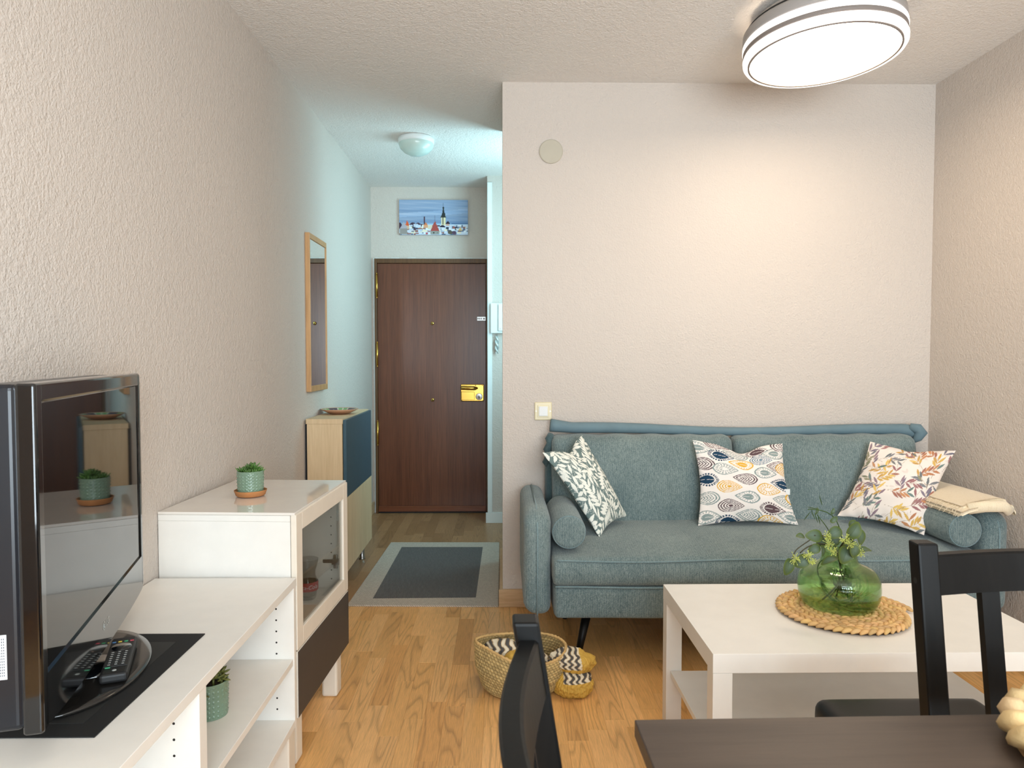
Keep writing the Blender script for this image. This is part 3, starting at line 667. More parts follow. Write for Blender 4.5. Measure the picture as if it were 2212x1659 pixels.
# middle: big teardrop leaves on white
A = canvas(460, 460, (240, 232, 226)); X, Y = grid(A)
navy, gold, plum, grey, blue = (28, 62, 88), (222, 172, 62), (94, 74, 78), (140, 154, 152), (98, 128, 146)
def drop(x, y, ang, L, Wd, c, style):
    c_, s_ = math.cos(ang), math.sin(ang); u = ((X - x) * c_ + (Y - y) * s_) / L + .5; v = (-(X - x) * s_ + (Y - y) * c_) / Wd
    def shape(k):
        uu = (u - .5) / k + .5; vv = v / k; p = np.clip(uu, 0, 1); return (uu > 0) & (uu < 1) & (np.abs(vv) < .5 * np.sin(PI * p ** .72) ** .9 * 1.0)
    bgc = (240, 232, 226); th = np.arctan2(v, u - .42)
    if style == 0: put(A, shape(1) & (np.sin(th * 26) > -.35), c); put(A, shape(.76), bgc); put(A, shape(.66), c); put(A, shape(.66) & (np.abs(v) < .012), bgc)
    elif style == 1:
        for k, q in ((1, c), (.90, bgc), (.80, c), (.70, bgc), (.60, c), (.50, bgc), (.40, c), (.30, bgc), (.2, c)): put(A, shape(k), q)
    elif style == 2: put(A, shape(1), c); put(A, shape(.86), bgc); put(A, shape(.82) & ~shape(.62) & (np.sin(th * 20) > .2) , c); put(A, shape(.82) & ~shape(.66) & (np.sin(th * 20) < .6), bgc); put(A, shape(.5), c); put(A, shape(.5) & (np.abs(v) < .014), bgc)
    elif style == 3: put(A, shape(1), c); put(A, shape(.88), bgc); put(A, shape(.8) & (np.sin(th * 18) > .1), c); put(A, shape(.58), bgc); put(A, shape(.5) & (np.sin(th * 14) > 0), c); put(A, shape(.28), bgc)
    else:
        for k, q in ((1, c), (.88, bgc), (.78, c), (.66, bgc)): put(A, shape(k), q)
        put(A, shape(.56) & (np.sin((u - np.abs(v) * .6) * 60) > .1), c)
def P2(zx, zy): return (zx - 235) / 1310., 1 - (zy - 215) / 1275.
for zx, zy, fl, c, st in ((290, 330, 1, grey, 2), (575, 440, 1, navy, 0), (560, 230, 1, plum, 4), (790, 365, 0, grey, 4), (1130, 310, 1, plum, 0), (1370, 390, 0, grey, 2), (1530, 260, 1, plum, 4), (840, 560, 0, gold, 2), (1160, 485, 1, blue, 1), (1410, 620, 0, plum, 4),
        (280, 580, 0, plum, 4), (600, 670, 1, grey, 3), (1200, 725, 1, grey, 2), (870, 825, 0, plum, 4), (1440, 900, 0, navy, 0), (300, 830, 0, navy, 0), (630, 955, 1, gold, 1), (1215, 1000, 1, gold, 3), (310, 1110, 0, grey, 4), (880, 1125, 0, grey, 2), (1430, 1160, 0, grey, 4),
        (650, 1255, 1, plum, 1), (1230, 1300, 1, plum, 0), (350, 1390, 1, grey, 2), (900, 1410, 0, grey, 4), (1460, 1400, 0, grey, 2), (640, 1490, 1, navy, 0), (1200, 1500, 1, gold, 3), (1560, 660, 1, gold, 1), (560, 60, 1, gold, 1), (1640, 1120, 1, gold, 2)):
    x, y = P2(zx, zy); drop(x, y, -.10 if fl else PI - .12, .285, .155, c, st)
o, nn = pillow('throw_pillow', 'white throw pillow with large gold, navy and plum teardrop leaves at sofa centre', (.857, 3.19, .828), (1.262, 3.19, .812), (1.275, 3.04, .478), (.846, 3.05, .474), .058, A, 8, chop=.10)
MB().box((1.232, 3.085, .60), (1.256, 3.088, .625)).build('care_label', M['label_white'], o)
# right: watercolour sprigs on cream
A = canvas(460, 460, (238, 226, 216)); X, Y = grid(A); occ = np.zeros(X.shape, bool); rr = np.random.RandomState(12)
pal = [[(206, 160, 66), (190, 140, 60), (222, 180, 80)], [(176, 104, 62), (150, 82, 62), (190, 120, 70)], [(70, 96, 92), (86, 112, 108), (96, 116, 112)], [(104, 92, 112), (126, 100, 114), (88, 88, 106)], [(136, 80, 84), (150, 96, 96)], [(128, 124, 92), (112, 116, 92)], [(84, 92, 96), (100, 104, 112)]]
def sprig(x, y, a, n_, curv, pi_, L0=.115):
    ps = []
    for s_ in range(n_): ps.append((x, y, a)); x += .044 * math.cos(a); y += .044 * math.sin(a); a += curv
    for (x_, y_, a_) in ps:
        sl = local(x_, y_, .03); m_ = (np.abs(-(X[sl] - x_) * math.sin(a_) + (Y[sl] - y_) * math.cos(a_)) < .0018) & (np.hypot(X[sl] - x_, Y[sl] - y_) < .02); A[sl][m_] = (170, 150, 130)
    for s_, (x_, y_, a_) in enumerate(ps[2:]):
        p_ = pal[(pi_ + (s_ > n_ * .5)) % 7]
        for sd in (1, -1): draw_leaf(x_, y_, a_ + sd * .6, L0 * rr.uniform(.8, 1.15), .029, np.array(p_[rr.randint(len(p_))]) * .8 + np.array((238, 226, 216)) * .2, 1.0, force=rr.rand() < .12)
    draw_leaf(ps[-1][0], ps[-1][1], ps[-1][2], L0, .026, pal[pi_][0], 1.0)
for _ in range(40): 
    x, y = rr.uniform(0, 1, 2); a = rr.uniform(0, 6.28); sl = local(x, y, .1); m_, _, _ = leafmask(X[sl], Y[sl], x, y, a, .08, .03, 1.); A[sl][m_] = (226, 212, 202)
for q_ in rr.permutation(64): sprig((q_ % 8) / 7.5 + rr.uniform(-.06, .06), (q_ // 8) / 7.5 - .10 + rr.uniform(-.06, .06), rr.choice([.9, 1.9, 2.7, .2]) + rr.uniform(-.4, .4), rr.randint(5, 8), rr.uniform(-.1, .1), rr.randint(7))
pillow('throw_pillow', 'cream throw pillow with small autumn leaf sprigs tilted at the right of the sofa', (1.655, 3.185, .820), (1.945, 3.03, .80), (1.735, 2.895, .468), (1.478, 3.11, .502), .068, A, 15, chop=.03)

# ------------------------------------------------------------------ tall display cabinet (slightly turned)
rz = -math.radians(3.0)
t = thing('display_cabinet', (-.586, 2.042, 0), 'white display cabinet with gloss top, glass door and dark drawer', 'cabinet', rz=rz, world=False)
D, Wc = .385, .545   # local: x from -D-.02 (wall) to 0 (front), y from 0 to Wc
boxo('glass_top', (-D - .018, -.001, .747), (-.004, Wc, .755), M['gloss'], t, .0015)
boxo('top_panel', (-D - .018, 0, .729), (-.018, Wc, .7465), M['lacquer'], t, .001)
for y in (0, Wc - .018):
    sp_ = boxo('side_panel', (-D - .018, y, .140), (-.018, y + .018, .7288), M['lacquer'], t, .001)
    if y > 0:
        for z in np.arange(.40, .72, .032): MB().tube([(-.055, y - .0002, z), (-.055, y + .003, z)], .0026, 8).build('peg_hole', M['hole'], sp_)
boxo('back_panel', (-D - .018, .018, .158), (-D - .012, Wc - .018, .729), M['lacquer'], t)
boxo('bottom_panel', (-D - .012, .018, .140), (-.018, Wc - .018, .158), M['lacquer'], t)
boxo('inner_shelf', (-D - .012, .018, .352), (-.022, Wc - .018, .368), M['lacquer'], t, .001)
# door: frame with glass
z0, z1 = .356, .748; fw_ = .052
d = MB().box((-.0165, .0, z0), (0, fw_, z1), .0015).box((-.0165, Wc - fw_, z0), (0, Wc, z1), .0015).box((-.0165, fw_, z0), (0, Wc - fw_, z0 + fw_), .0015).box((-.0165, fw_, z1 - fw_), (0, Wc - fw_, z1), .0015)
d = d.build('glass_door', M['cream'], t)
MB().box((-.010, fw_, z0 + fw_), (-.007, Wc - fw_, z1 - fw_)).build('pane', M['pane'], d)
h = MB().box((-.05, Wc - .034, .455), (-.018, Wc - .0185, .475), .002).box((-.045, Wc - .030, .44), (-.03, Wc - .0185, .49), .003).box((-.085, Wc - .024, .458), (-.05, Wc - .0185, .472), .002).build('hinge', M['steel'], d)
dr = boxo('drawer', (-.0165, 0, .158), (0, Wc, .352), M['cream'], t, .001)
boxo('drawer_front', (.0001, .0006, .1595), (.0012, Wc - .0006, .3508), M['graphite'], dr)
for x, y in ((-.018, .03), (-.018, Wc - .09), (-D, .03), (-D, Wc - .09)):
    boxo('leg', (x - .055, y, 0), (x - .0, y + .06, .1398), M['cream'], t, .008)
# bottle inside
def rot(x, y): return (-.586 + x * math.cos(rz) - y * math.sin(rz), 2.042 + x * math.sin(rz) + y * math.cos(rz))
bx, by = rot(-.10, .40)
t = thing('glass_bottle', (bx, by, .3685), 'small curvy glass soda glass with red label inside the display cabinet', 'bottle')
MB().lathe([(.0005, .002), (.024, .002), (.028, .008), (.030, .02), (.034, .045), (.034, .06), (.026, .085), (.0265, .10), (.034, .125), (.036, .14), (.0345, .14), (.032, .125), (.0245, .10), (.024, .085), (.032, .06), (.032, .045), (.026, .014), (.0005, .010)], 40, (bx, by, .3685)).build('glass_body', M['bottle'], t, smooth=True)
MB().lathe([(.0342, .022 + .012), (.0352, .036), (.0353, .062), (.0342, .064)], 40, (bx, by, .3685)).build('red_band', M['red'], t, smooth=True)
def text_mesh(name, txt, size, M4, m_, parent, ext=.0002, bend=None, font_shear=0):
    cu = bpy.data.curves.new(name, 'FONT'); cu.body = txt; cu.size = size; cu.align_x = 'CENTER'; cu.align_y = 'CENTER'; cu.extrude = 0; cu.shear = font_shear
    ob = bpy.data.objects.new(name + '_tmp', cu); COL.objects.link(ob); dg = bpy.context.evaluated_depsgraph_get(); me = ob.evaluated_get(dg).to_mesh()
    V = [tuple(v.co) for v in me.vertices]; Fc = [tuple(p.vertices) for p in me.polygons]; ob.to_mesh_clear() if False else None
    bpy.data.objects.remove(ob)
    if bend: V = [bend(*v) for v in V]
    else: V = [tuple(M4 @ Vector(v)) for v in V]
    return link(name, V, Fc, m_, parent)
def bend(x, y, z):
    a = -PI / 2 + .12 + x / .0362; return (bx + .0362 * math.cos(a), by + .0362 * math.sin(a), .3685 + .049 + y)
text_mesh('lettering', 'Coca-Cola', .019, None, M['label_white'], t, bend=bend, font_shear=.3)

# ------------------------------------------------------------------ TV bench
t = thing('tv_bench', (-.78, 1.4, 0), 'long low white open-shelf bench under the television', 'tv bench')
y0, ym, y1, xf, xb = .772, 1.395, 2.030, -.587, -.985
boxo('top', (xb, y0 - .002, .549), (xf + .002, y1 + .002, .571), M['lacquer'], t, .001)
def hpanel(name, y, ya, par_holes):
    p = boxo(name, (xb + .006, y, .145), (xf, ya, .5488), M['lacquer'], t, .001)
    for z in np.arange(.20, .54, .032):
        for x in (xf - .05,):
            for yy, dd in par_holes: MB().tube([(x, yy - .0004 * dd, z), (x, yy + .003 * dd, z)], .0027, 8).build('peg_hole', M['hole'], p)
hpanel('side_panel', y1 - .018, y1, [(y1 - .018, 1)]); hpanel('side_panel', y0, y0 + .018, [])
hpanel('divider', ym - .017, ym + .017, [(ym - .017, 1)])
boxo('back_panel', (xb, y0, .145), (xb + .0055, y1, .5488), M['lacquer'], t)
boxo('shelf', (xb + .006, ym + .0175, .326), (xf - .003, y1 - .0185, .344), M['lacquer'], t, .001)
boxo('bottom_panel', (xb + .006, ym + .0175, .1465), (xf, y1 - .0185, .168), M['lacquer'], t, .001)
boxo('bottom_panel', (xb + .006, y0 + .0185, .1465), (xf, ym - .0175, .168), M['lacquer'], t, .001)
boxo('shelf', (xb + .006, y0 + .0185, .30), (xf - .003, ym - .0175, .318), M['lacquer'], t, .001)
for x in (xf - .065, xb + .02):
    for y in (y1 - .062, ym - .03, y0 + .01): boxo('leg', (x, y, 0), (x + .06, y + .06, .1448), M['cream'], t, .004)

# ------------------------------------------------------------------ potted succulents
def spike_leaf(mb, base, d, L, Wd, curl=.3):
    d = Vector(d).normalized(); side = d.cross(Vector((0, 0, 1)))
    if side.length < .01: side = Vector((1, 0, 0))
    side.normalize(); upv = side.cross(d); n = 5; V = []
    for i in range(n + 1):
        s_ = i / n; w_ = Wd * math.sin(PI * (.12 + .88 * s_)) ** .8 * (1 if i < n else .02); c = Vector(base) + d * (L * s_) + upv * (curl * L * s_ * s_)
        V += [tuple(c - side * w_ / 2), tuple(c - upv * w_ * .35), tuple(c + side * w_ / 2), tuple(c + upv * w_ * .12)]
    Fc = [(j * 4 + k, j * 4 + (k + 1) % 4, (j + 1) * 4 + (k + 1) % 4, (j + 1) * 4 + k) for j in range(n) for k in range(4)]; mb.add(V, Fc)
def pot(t, x, y, z, h=.08, r=.041, m_=None):
    nu, nv = 168, 56; V = []
    for j in range(nv + 1):
        for i in range(nu):
            a = 2 * PI * i / nu; zz = h * j / nv; cu_, cv_ = a / (2 * PI) * 22, zz / h * 7 - .1
            k1 = math.hypot((cu_ % 1) - .5, (cv_ % 1) - .5); 
            b = .0016 * max(0, 1 - (k1 / .28) ** 2) - .0008 * math.exp(-((k1 - .38) / .06) ** 2) if .03 < zz / h < .93 else 0
            rr_ = r * (.94 + .06 * zz / h) + b; V.append((x + rr_ * math.cos(a), y + rr_ * math.sin(a), z + zz))
    Fc = [(j * nu + i, j * nu + (i + 1) % nu, (j + 1) * nu + (i + 1) % nu, (j + 1) * nu + i) for j in range(nv) for i in range(nu)]
    k = MB(); k.add(V, Fc); k.lathe([(r, h), (r - .001, h + .002), (r - .004, h + .001), (r - .005, h - .015), (r - .005, h - .02)], 64, (x, y, z)); k.lathe([(.0005, .001), (r * .94, .0)], 64, (x, y, z))
    k.build('pot', M['sage'], t, smooth=True); MB().lathe([(.0005, h - .012), (r - .0055, h - .014)], 32, (x, y, z)).build('soil', M['soil'], t)
def rosettes(t, x, y, z, m_, spec, seed):
    rs = random.Random(seed)
    for (dx, dy, dz, n, L, Wd, sp_) in spec:
        k = MB()
        for i in range(n):
            a = i * 2.4 + rs.uniform(-.2, .2); el = .25 + 1.15 * i / n; k_ = 1 - .4 * i / n
            spike_leaf(k, (x + dx + .003 * math.cos(a), y + dy + .003 * math.sin(a), z + dz), (math.cos(a) * math.cos(el), math.sin(a) * math.cos(el), math.sin(el)), L * k_ * rs.uniform(.85, 1.1), Wd, sp_)
        k.tube([(x + dx, y + dy, z - .012), (x + dx, y + dy, z + dz + .004)], .003, 6)
        k.build('rosette', m_, t, smooth=True)
t = thing('potted_succulent', (-.803, 2.295, .757), 'spiky green succulent in sage pot on cork saucer atop the display cabinet', 'plant')
MB().lathe([(.0005, 0), (.041, 0), (.045, .003), (.050, .017), (.0505, .0185), (.047, .0185), (.0455, .009), (.0005, .008)], 56, (-.803, 2.295, .757)).build('saucer', M['cork'], t, smooth=True)
pot(t, -.803, 2.295, .7655, .070, .0415)
rosettes(t, -.803, 2.295, .830, M['succulent'], [(.008, -.005, .014, 22, .032, .010, .1), (-.022, -.012, .004, 13, .026, .010, .15), (.026, .004, .004, 12, .024, .010, .15), (-.008, .016, .006, 14, .028, .010, .1), (0, -.022, .0, 12, .024, .010, .2), (.018, -.018, .0, 10, .022, .009, .2)], 1)
t = thing('potted_succulent', (-.697, 1.70, .3445), 'drooping olive succulent in sage pot on the bench shelf', 'plant')
pot(t, -.697, 1.70, .3445, .082, .041)
rosettes(t, -.697, 1.70, .424, M['succulent2'], [(.012, -.012, .012, 12, .024, .012, .2), (.022, .006, .020, 10, .022, .012, .1), (-.014, -.01, .008, 12, .026, .011, .2), (.0, .018, .016, 12, .026, .012, .1), (.028, -.002, .006, 9, .02, .011, -.3)], 2)
k = MB()
for i in range(8): spike_leaf(k, (-.697 - .01 + .002 * i, 1.70 - .034 - .0005 * i, .428 - .003 * i), (math.cos(i * 2.1), -.5, -.4), .016, .006, 0)
k.tube([(-.70, 1.675, .43), (-.70, 1.66, .434), (-.70, 1.655, .42), (-.698, 1.654, .40)], .0018, 6); k.build('hanging_stem', M['succulent2'], t, smooth=True)

# ------------------------------------------------------------------ placemat, television, remote
o = thing('black_placemat', (-.82, 1.39, .571), 'black woven rectangular mat lying under the television', 'placemat')
boxo('mat_border', (-.982, 1.172, .5715), (-.672, 1.615, .5735), M['dark_mat'], o, .0005)
boxo('mat_centre', (-.945, 1.215, .5735), (-.715, 1.565, .5742), M['dark_mat2'], o)
tv0 = np.array([-.690, 1.072]); dv = np.array([-.1924, .6938]); Lt = float(np.linalg.norm(dv)); ang = math.atan2(dv[1], dv[0])
# local x along screen (near -> far), local -y is the front
t = thing('television', (tv0[0], tv0[1], .571), 'black flat-screen television facing the sofa on the low bench', 'television', rz=ang, world=False)
zb, zt = .066, .590   # relative to bench top
def TVp(x, y, z): return (x, y, z)
# frame: front bezel ring
def slab(name, x0, x1, y0, y1, z0, z1, m_, par, r=.004): return MB().box((x0, y0, z0), (x1, y1, z1), r, 3).build(name, m_, par)
bz = MB()
bz.box((0, 0, zb - .006), (.028, .028, zt), .005, 4); bz.box((Lt - .028, 0, zb), (Lt, .028, zt), .008, 4); bz.box((.02, 0, zt - .032), (Lt - .02, .028, zt), .006, 3)
bz.build('bezel', M['black_gloss'], t)
# lower bezel with a gentle arc along the bottom
n = 40; V = []
for i in range(n + 1):
    x = .014 + (Lt - .028) * i / n; e = 1 - (2 * i / n - 1) ** 2; zlo = zb - .002 - .016 * e ** .6
    V += [(x, .0, zlo + .004), (x, .0, zb + .078), (x, .03, zb + .078), (x, .03, zlo)]
Fc = [(i * 4 + k, (i + 1) * 4 + k, (i + 1) * 4 + (k + 1) % 4, i * 4 + (k + 1) % 4) for i in range(n) for k in range(4)] + [(3, 2, 1, 0), (n * 4, n * 4 + 1, n * 4 + 2, n * 4 + 3)]
lb = link('lower_bezel', V, Fc, M['black_gloss'], t)
sc = boxo('screen', (.027, .0035, zb + .077), (Lt - .027, .012, zt - .031), M['screen'], t)
boxo('screen_border', (.0265, .0038, zb + .0765), (.034, .0125, zt - .0305), M['black_gloss'], sc)
bk = MB(); bk.box((.004, .026, zb + .006), (Lt - .004, .036, zt - .004), .004, 3); bk.box((.001, .026, zb + .002), (Lt - .14, .078, zt - .001), .010, 4); bk.build('back_shell', M['shell'], t)
st_ = boxo('rating_sticker', (.0003, .046, .150), (.0011, .066, .217), M['label_white'], t)
k = MB()
for j in range(12): k.box((-.0003, .0572, .155 + j * .0022), (.0003, .063, .1560 + j * .0022))
for j in range(3): 
    for q in range(14): k.box((-.0003, .049 + j * .0025, .155 + q * .0042), (.0003, .0500 + j * .0025, .1575 + q * .0042))
k.build('sticker_print', M['ink'], st_)
# logo on the lower bezel, viewed from the front (-y side)
R4 = Matrix(((1, 0, 0, Lt * .5 + .012), (0, 0, -1, -.0004), (0, 1, 0, zb + .034), (0, 0, 0, 1)))
text_mesh('logo', 'LG', .020, R4, M['silver'], lb)
k = MB()
for j in range(24):
    a0, a1 = 2 * PI * j / 24, 2 * PI * (j + 1) / 24; cx_, cz_ = Lt * .5 - .014, zb + .034
    k.add([(cx_ + .0085 * math.cos(a0), -.0005, cz_ + .0085 * math.sin(a0)), (cx_ + .0085 * math.cos(a1), -.0005, cz_ + .0085 * math.sin(a1)), (cx_ + .007 * math.cos(a1), -.0005, cz_ + .007 * math.sin(a1)), (cx_ + .007 * math.cos(a0), -.0005, cz_ + .007 * math.sin(a0))], [(0, 1, 2, 3)])
k.box((cx_ - .001, -.0008, cz_ - .004), (cx_ + .0005, -.0003, cz_ + .004)).box((cx_ - .001, -.0008, cz_ - .004), (cx_ + .0035, -.0003, cz_ - .0028)).build('logo_emblem', M['silver'], lb)
# stand
xc = Lt * .5
MB().tube([(xc, .055, .006), (xc, .055, .12)], .034, 20, flat=.6).build('stand_neck', M['black_gloss'], t, smooth=True)
MB().tube([(xc, .03, .010), (xc, .03, .020)], [.075, .06], 28, flat=.8).build('stand_collar', M['black_gloss'], t, smooth=True)
MB().lathe([(.0005, .0032), (.97, .0032), (1.0, .007), (1.0, .010), (.985, .0125), (.9, .0135), (.0005, .0145)], 72, (xc + .01, .055, 0), sx=.205, sy=.130).build('stand_base', M['grey_gloss'], t, smooth=True)
# remote, resting on the base
rr0 = np.array([-.730, 1.338]); rr1 = np.array([-.800, 1.515]); dr_ = rr1 - rr0; Lr = .192; ra = math.atan2(dr_[1], dr_[0])
t = thing('remote_control', ((rr0[0] + rr1[0]) / 2, (rr0[1] + rr1[1]) / 2, .5863), 'black remote control with coloured buttons lying on the television base', 'remote', rz=ra, world=False)
MB().box((-Lr / 2, -.024, 0), (Lr / 2, .024, .019), .006, 3).build('housing', M['black_matte'], t)
boxo('button_panel', (-Lr / 2 + .034, -.0205, .0190), (Lr / 2 - .006, .0205, .0200), mat('remote_panel', (38, 38, 38), .5), t, .0005)
MB().lathe([(.0005, .002), (.018, .002), (.019, .0)], 28, (.036, 0, .0200)).build('navigation_ring', M['black_gloss'], t, smooth=True)
for j, cc_ in enumerate(((60, 110, 160), (226, 196, 70), (60, 170, 110), (196, 50, 70))):
    boxo('colour_button', (.064, .0165 - .011 * j - .0035, .0200), (.069, .0165 - .011 * j + .0035, .0213), mat('key_%d' % j, cc_, .4), t, .0008)
wk = mat('key_white', (206, 206, 202), .5)
for r_ in range(7):
    for q in range(3):
        x = .008 - r_ * .0105; yv = .012 - q * .012
        bb = boxo('button', (x - .0032, yv - .0042, .0200), (x + .0032, yv + .0042, .0212), M['black_matte'], t, .0008)
        boxo('key_mark', (x - .0012, yv - .0022, .0212), (x + .0012, yv + .0022, .0214), wk, bb)
boxo('colour_button', (-.070, .008, .0200), (-.0655, .017, .0213), mat('key_green', (50, 160, 110), .4), t, .0008)
MB().lathe([(.0005, .0010), (.003, .0008), (.004, 0)], 14, (-.079, 0, .019)).build('front_badge', M['silver'], t, smooth=True)

# ------------------------------------------------------------------ basket with textile
t = thing('straw_basket', (.065, 2.55, 0), 'low woven straw basket on the floor in front of the sofa', 'basket')
NU, NV = 520, 120; rr_ = np.random.RandomState(5)
TH, TT = np.meshgrid(np.linspace(0, 2 * PI, NU, endpoint=False), np.linspace(0, 1, NV + 1)); TH = TH.ravel(); TT = TT.ravel()
ct, st = np.cos(TH), np.sin(TH)
ax = np.interp(TT, [0, .12, .5, 1], [.118, .136, .156, .158]); ay = np.interp(TT, [0, .12, .5, 1], [.098, .112, .124, .098])
left = np.clip(-ct, 0, 1) ** 3
X0 = .066 + ax * ct * (1 + .10 * left * TT) + .012 * TT; Y0 = 2.555 + ay * st * (1 - .25 * left * TT) + .02 * TT * 0
rim = .150 + .022 * np.clip(-ct, 0, 1) ** 2 + .010 * np.clip(st, 0, 1) - .034 * np.clip(-st, 0, 1) * np.clip(ct + .8, 0, 1) + .01 * np.clip(ct, 0, 1) * np.clip(st, 0, 1)
Z0 = .004 + rim * TT
cu_, cv_ = TH / (2 * PI) * 66, TT * 15
ph = np.floor(cv_) % 2; wv2 = np.abs(np.sin(PI * (cu_ + .5 * ph + .35 * (cv_ % 1)))) ** .7 * np.abs(np.sin(PI * cv_)) ** .5
nr = .0045 * wv2
X0 += nr * ct; Y0 += nr * st
cell = (np.floor(cu_ + .5 * ph + .35 * (cv_ % 1)) * 13 + np.floor(cv_) * 7).astype(int) % 97; tone = rr_.uniform(.72, 1.08, 97)[cell] * (.55 + .45 * wv2)
colb = lin((206, 176, 118))[None] * tone[:, None]
ring_faces = [(j * NU + i, j * NU + (i + 1) % NU, (j + 1) * NU + (i + 1) % NU, (j + 1) * NU + i) for j in range(NV) for i in range(NU)]
link('woven_wall', np.stack([X0, Y0, Z0], 1), ring_faces, M['fiber'], t, col=np.clip(colb, 0, 1), smooth=True)
Xi = .066 + (X0 - .066) * .955; Yi = 2.555 + (Y0 - 2.555) * .945
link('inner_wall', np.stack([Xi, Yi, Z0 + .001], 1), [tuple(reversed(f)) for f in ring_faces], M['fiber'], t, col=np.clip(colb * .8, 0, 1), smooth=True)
k = MB(); n = 160
idx = [NV * NU + int(i * NU / n) for i in range(n + 1)]; idx[-1] = NV * NU
k.tube([(X0[i] * .98 + .066 * .02, Y0[i] * .98 + 2.555 * .02, Z0[i] + .001 + .0012 * math.sin(q * 1.9)) for q, i in enumerate(idx)], [.0052 + .001 * math.sin(q * 2.3) for q in range(n + 1)], 8)
k.build('rim_braid', mat('straw_rim', (196, 160, 104), .8, var=.15), t, smooth=True)
MB().lathe([(.0005, .003), (1.0, .003), (1.0, .006), (.0005, .006)], 48, (.066, 2.555, 0), sx=.120, sy=.099).build('base', mat('straw_base', (170, 140, 90), .8), t)
# textile: striped cloth with mustard ruffle, spilling out on the right
t = thing('striped_cloth', (.22, 2.55, .02), 'zigzag striped cloth with mustard ruffle spilling out of the basket', 'cloth')
cream_, dk_, mus_ = lin((226, 214, 190)), lin((78, 76, 74)), lin((206, 164, 74))
def lump(name, c, r, ridges, stripes, seed, must=None, squash=1.0, floorz=None, rz_=0.0):
    nu, nv = 170, 90; a, b = np.meshgrid(np.linspace(0, 2 * PI, nu, endpoint=False), np.linspace(-PI / 2, PI / 2, nv)); a = a.ravel(); b = b.ravel()
    D_ = np.stack([np.cos(a) * np.cos(b), np.sin(a) * np.cos(b), np.sin(b)], 1)
    s_ = 1 + .2 * vnoise(D_, 2.6, seed); 
    if ridges: s_ = s_ + .05 * np.abs(np.sin(a * ridges / 2 + 2 * vnoise(D_, 1.5, seed + 2)))
    if stripes: s_ = s_ + .02 * np.sin(D_[:, 0] * stripes * 2 + 2.2 * np.sin(D_[:, 2] * 12))
    P = D_ * s_[:, None] * np.array(r); cz, sz = math.cos(rz_), math.sin(rz_); P = np.stack([P[:, 0] * cz - P[:, 1] * sz, P[:, 0] * sz + P[:, 1] * cz, P[:, 2]], 1) + np.array(c)
    if floorz is not None: P[:, 2] = np.maximum(P[:, 2], floorz)
    f_ = np.sin(D_[:, 0] * stripes * 2 + 1.3 * np.sin(D_[:, 2] * 16) + 1.0 * vnoise(D_, 3, seed)); 
    colr = np.where((f_ > .0)[:, None], cream_, dk_); mid = (np.abs(f_) < .25); colr[mid] = lin((176, 146, 104))
    if must is not None:
        mk = must(D_); colr[mk] = mus_ * (.8 + .25 * np.abs(np.sin(a[mk] * 30)))[:, None]
    Fc = [(j * nu + i, j * nu + (i + 1) % nu, (j + 1) * nu + (i + 1) % nu, (j + 1) * nu + i) for j in range(nv - 1) for i in range(nu)]
    return link(name, P, Fc, M['fiber'], t, col=colr, smooth=True)
lump('striped_fold', (.005, 2.60, .10), (.085, .06, .062), 0, 9, 1)
lump('striped_fold', (.10, 2.59, .08), (.08, .055, .05), 0, 9, 9)
lump('ribbed_lining', (.055, 2.535, .095), (.055, .05, .045), 0, 12, 5, must=lambda D_: np.sin(D_[:, 0] * 24 + D_[:, 2] * 14) > -2)
lump('ruffle', (.250, 2.54, .104), (.078, .060, .046), 40, 11, 2, must=lambda D_: (D_[:, 0] > .35) | (D_[:, 2] < -.12) | (D_[:, 1] > .6))
lump('striped_fold', (.258, 2.53, .056), (.060, .045, .036), 0, 10, 3)
lump('ruffle', (.252, 2.51, .040), (.070, .058, .050), 36, 10, 4, must=lambda D_: (D_[:, 2] < .35) | (D_[:, 1] > .5) | (D_[:, 0] < -.5), floorz=.002)

# ------------------------------------------------------------------ coffee table
t = thing('coffee_table', (1.0, 2.06, 0), 'white rectangular coffee table with lower shelf in front of the sofa', 'table')
x0, x1, y0, y1 = .534, 1.472, 1.777, 2.335
boxo('tabletop', (x0, y0, .4005), (x1, y1, .45), M['lacquer'], t, .0008)
for x in (x0 + .0005, x1 - .0505):
    for y in (y0 + .0005, y1 - .0505): boxo('leg', (x, y, 0), (x + .05, y + .05, .4), M['lacquer'], t, .0008)
boxo('shelf', (x0 + .014, y0 + .052, .165), (x1 - .014, y1 - .004, .182), M['lacquer'], t, .0008) if False else MB().prism([(x0 + .014, y0 + .052), (x1 - .014, y0 + .052), (x1 - .014, y1 - .052), (x0 + .014, y1 - .052)], .165, .182).build('shelf', M['lacquer'], t)
# braided mats: a plait = chevrons of small overlapping strands along a coil
def strand(mb, p, d, L, wd, ht, c, nseg=5, nr=6):
    d = Vector((d[0], d[1], 0)).normalized(); s_ = Vector((-d.y, d.x, 0)); V = []
    for i in range(nseg + 1):
        u = i / nseg; k = math.sin(PI * (.08 + .84 * u)) ** .45; ctr = Vector(p) + d * (L * (u - .5)) + Vector((0, 0, ht * .35 * math.sin(PI * u)))
        for q in range(nr):
            a = 2 * PI * q / nr; V.append(tuple(ctr + s_ * (wd / 2 * k * math.cos(a)) + Vector((0, 0, ht / 2 * k * math.sin(a)))))
    Fc = [(j * nr + q, j * nr + (q + 1) % nr, (j + 1) * nr + (q + 1) % nr, (j + 1) * nr + q) for j in range(nseg) for q in range(nr)] + [tuple(range(nr - 1, -1, -1)), tuple(nseg * nr + q for q in range(nr))]
    mb.add(V, Fc, c)
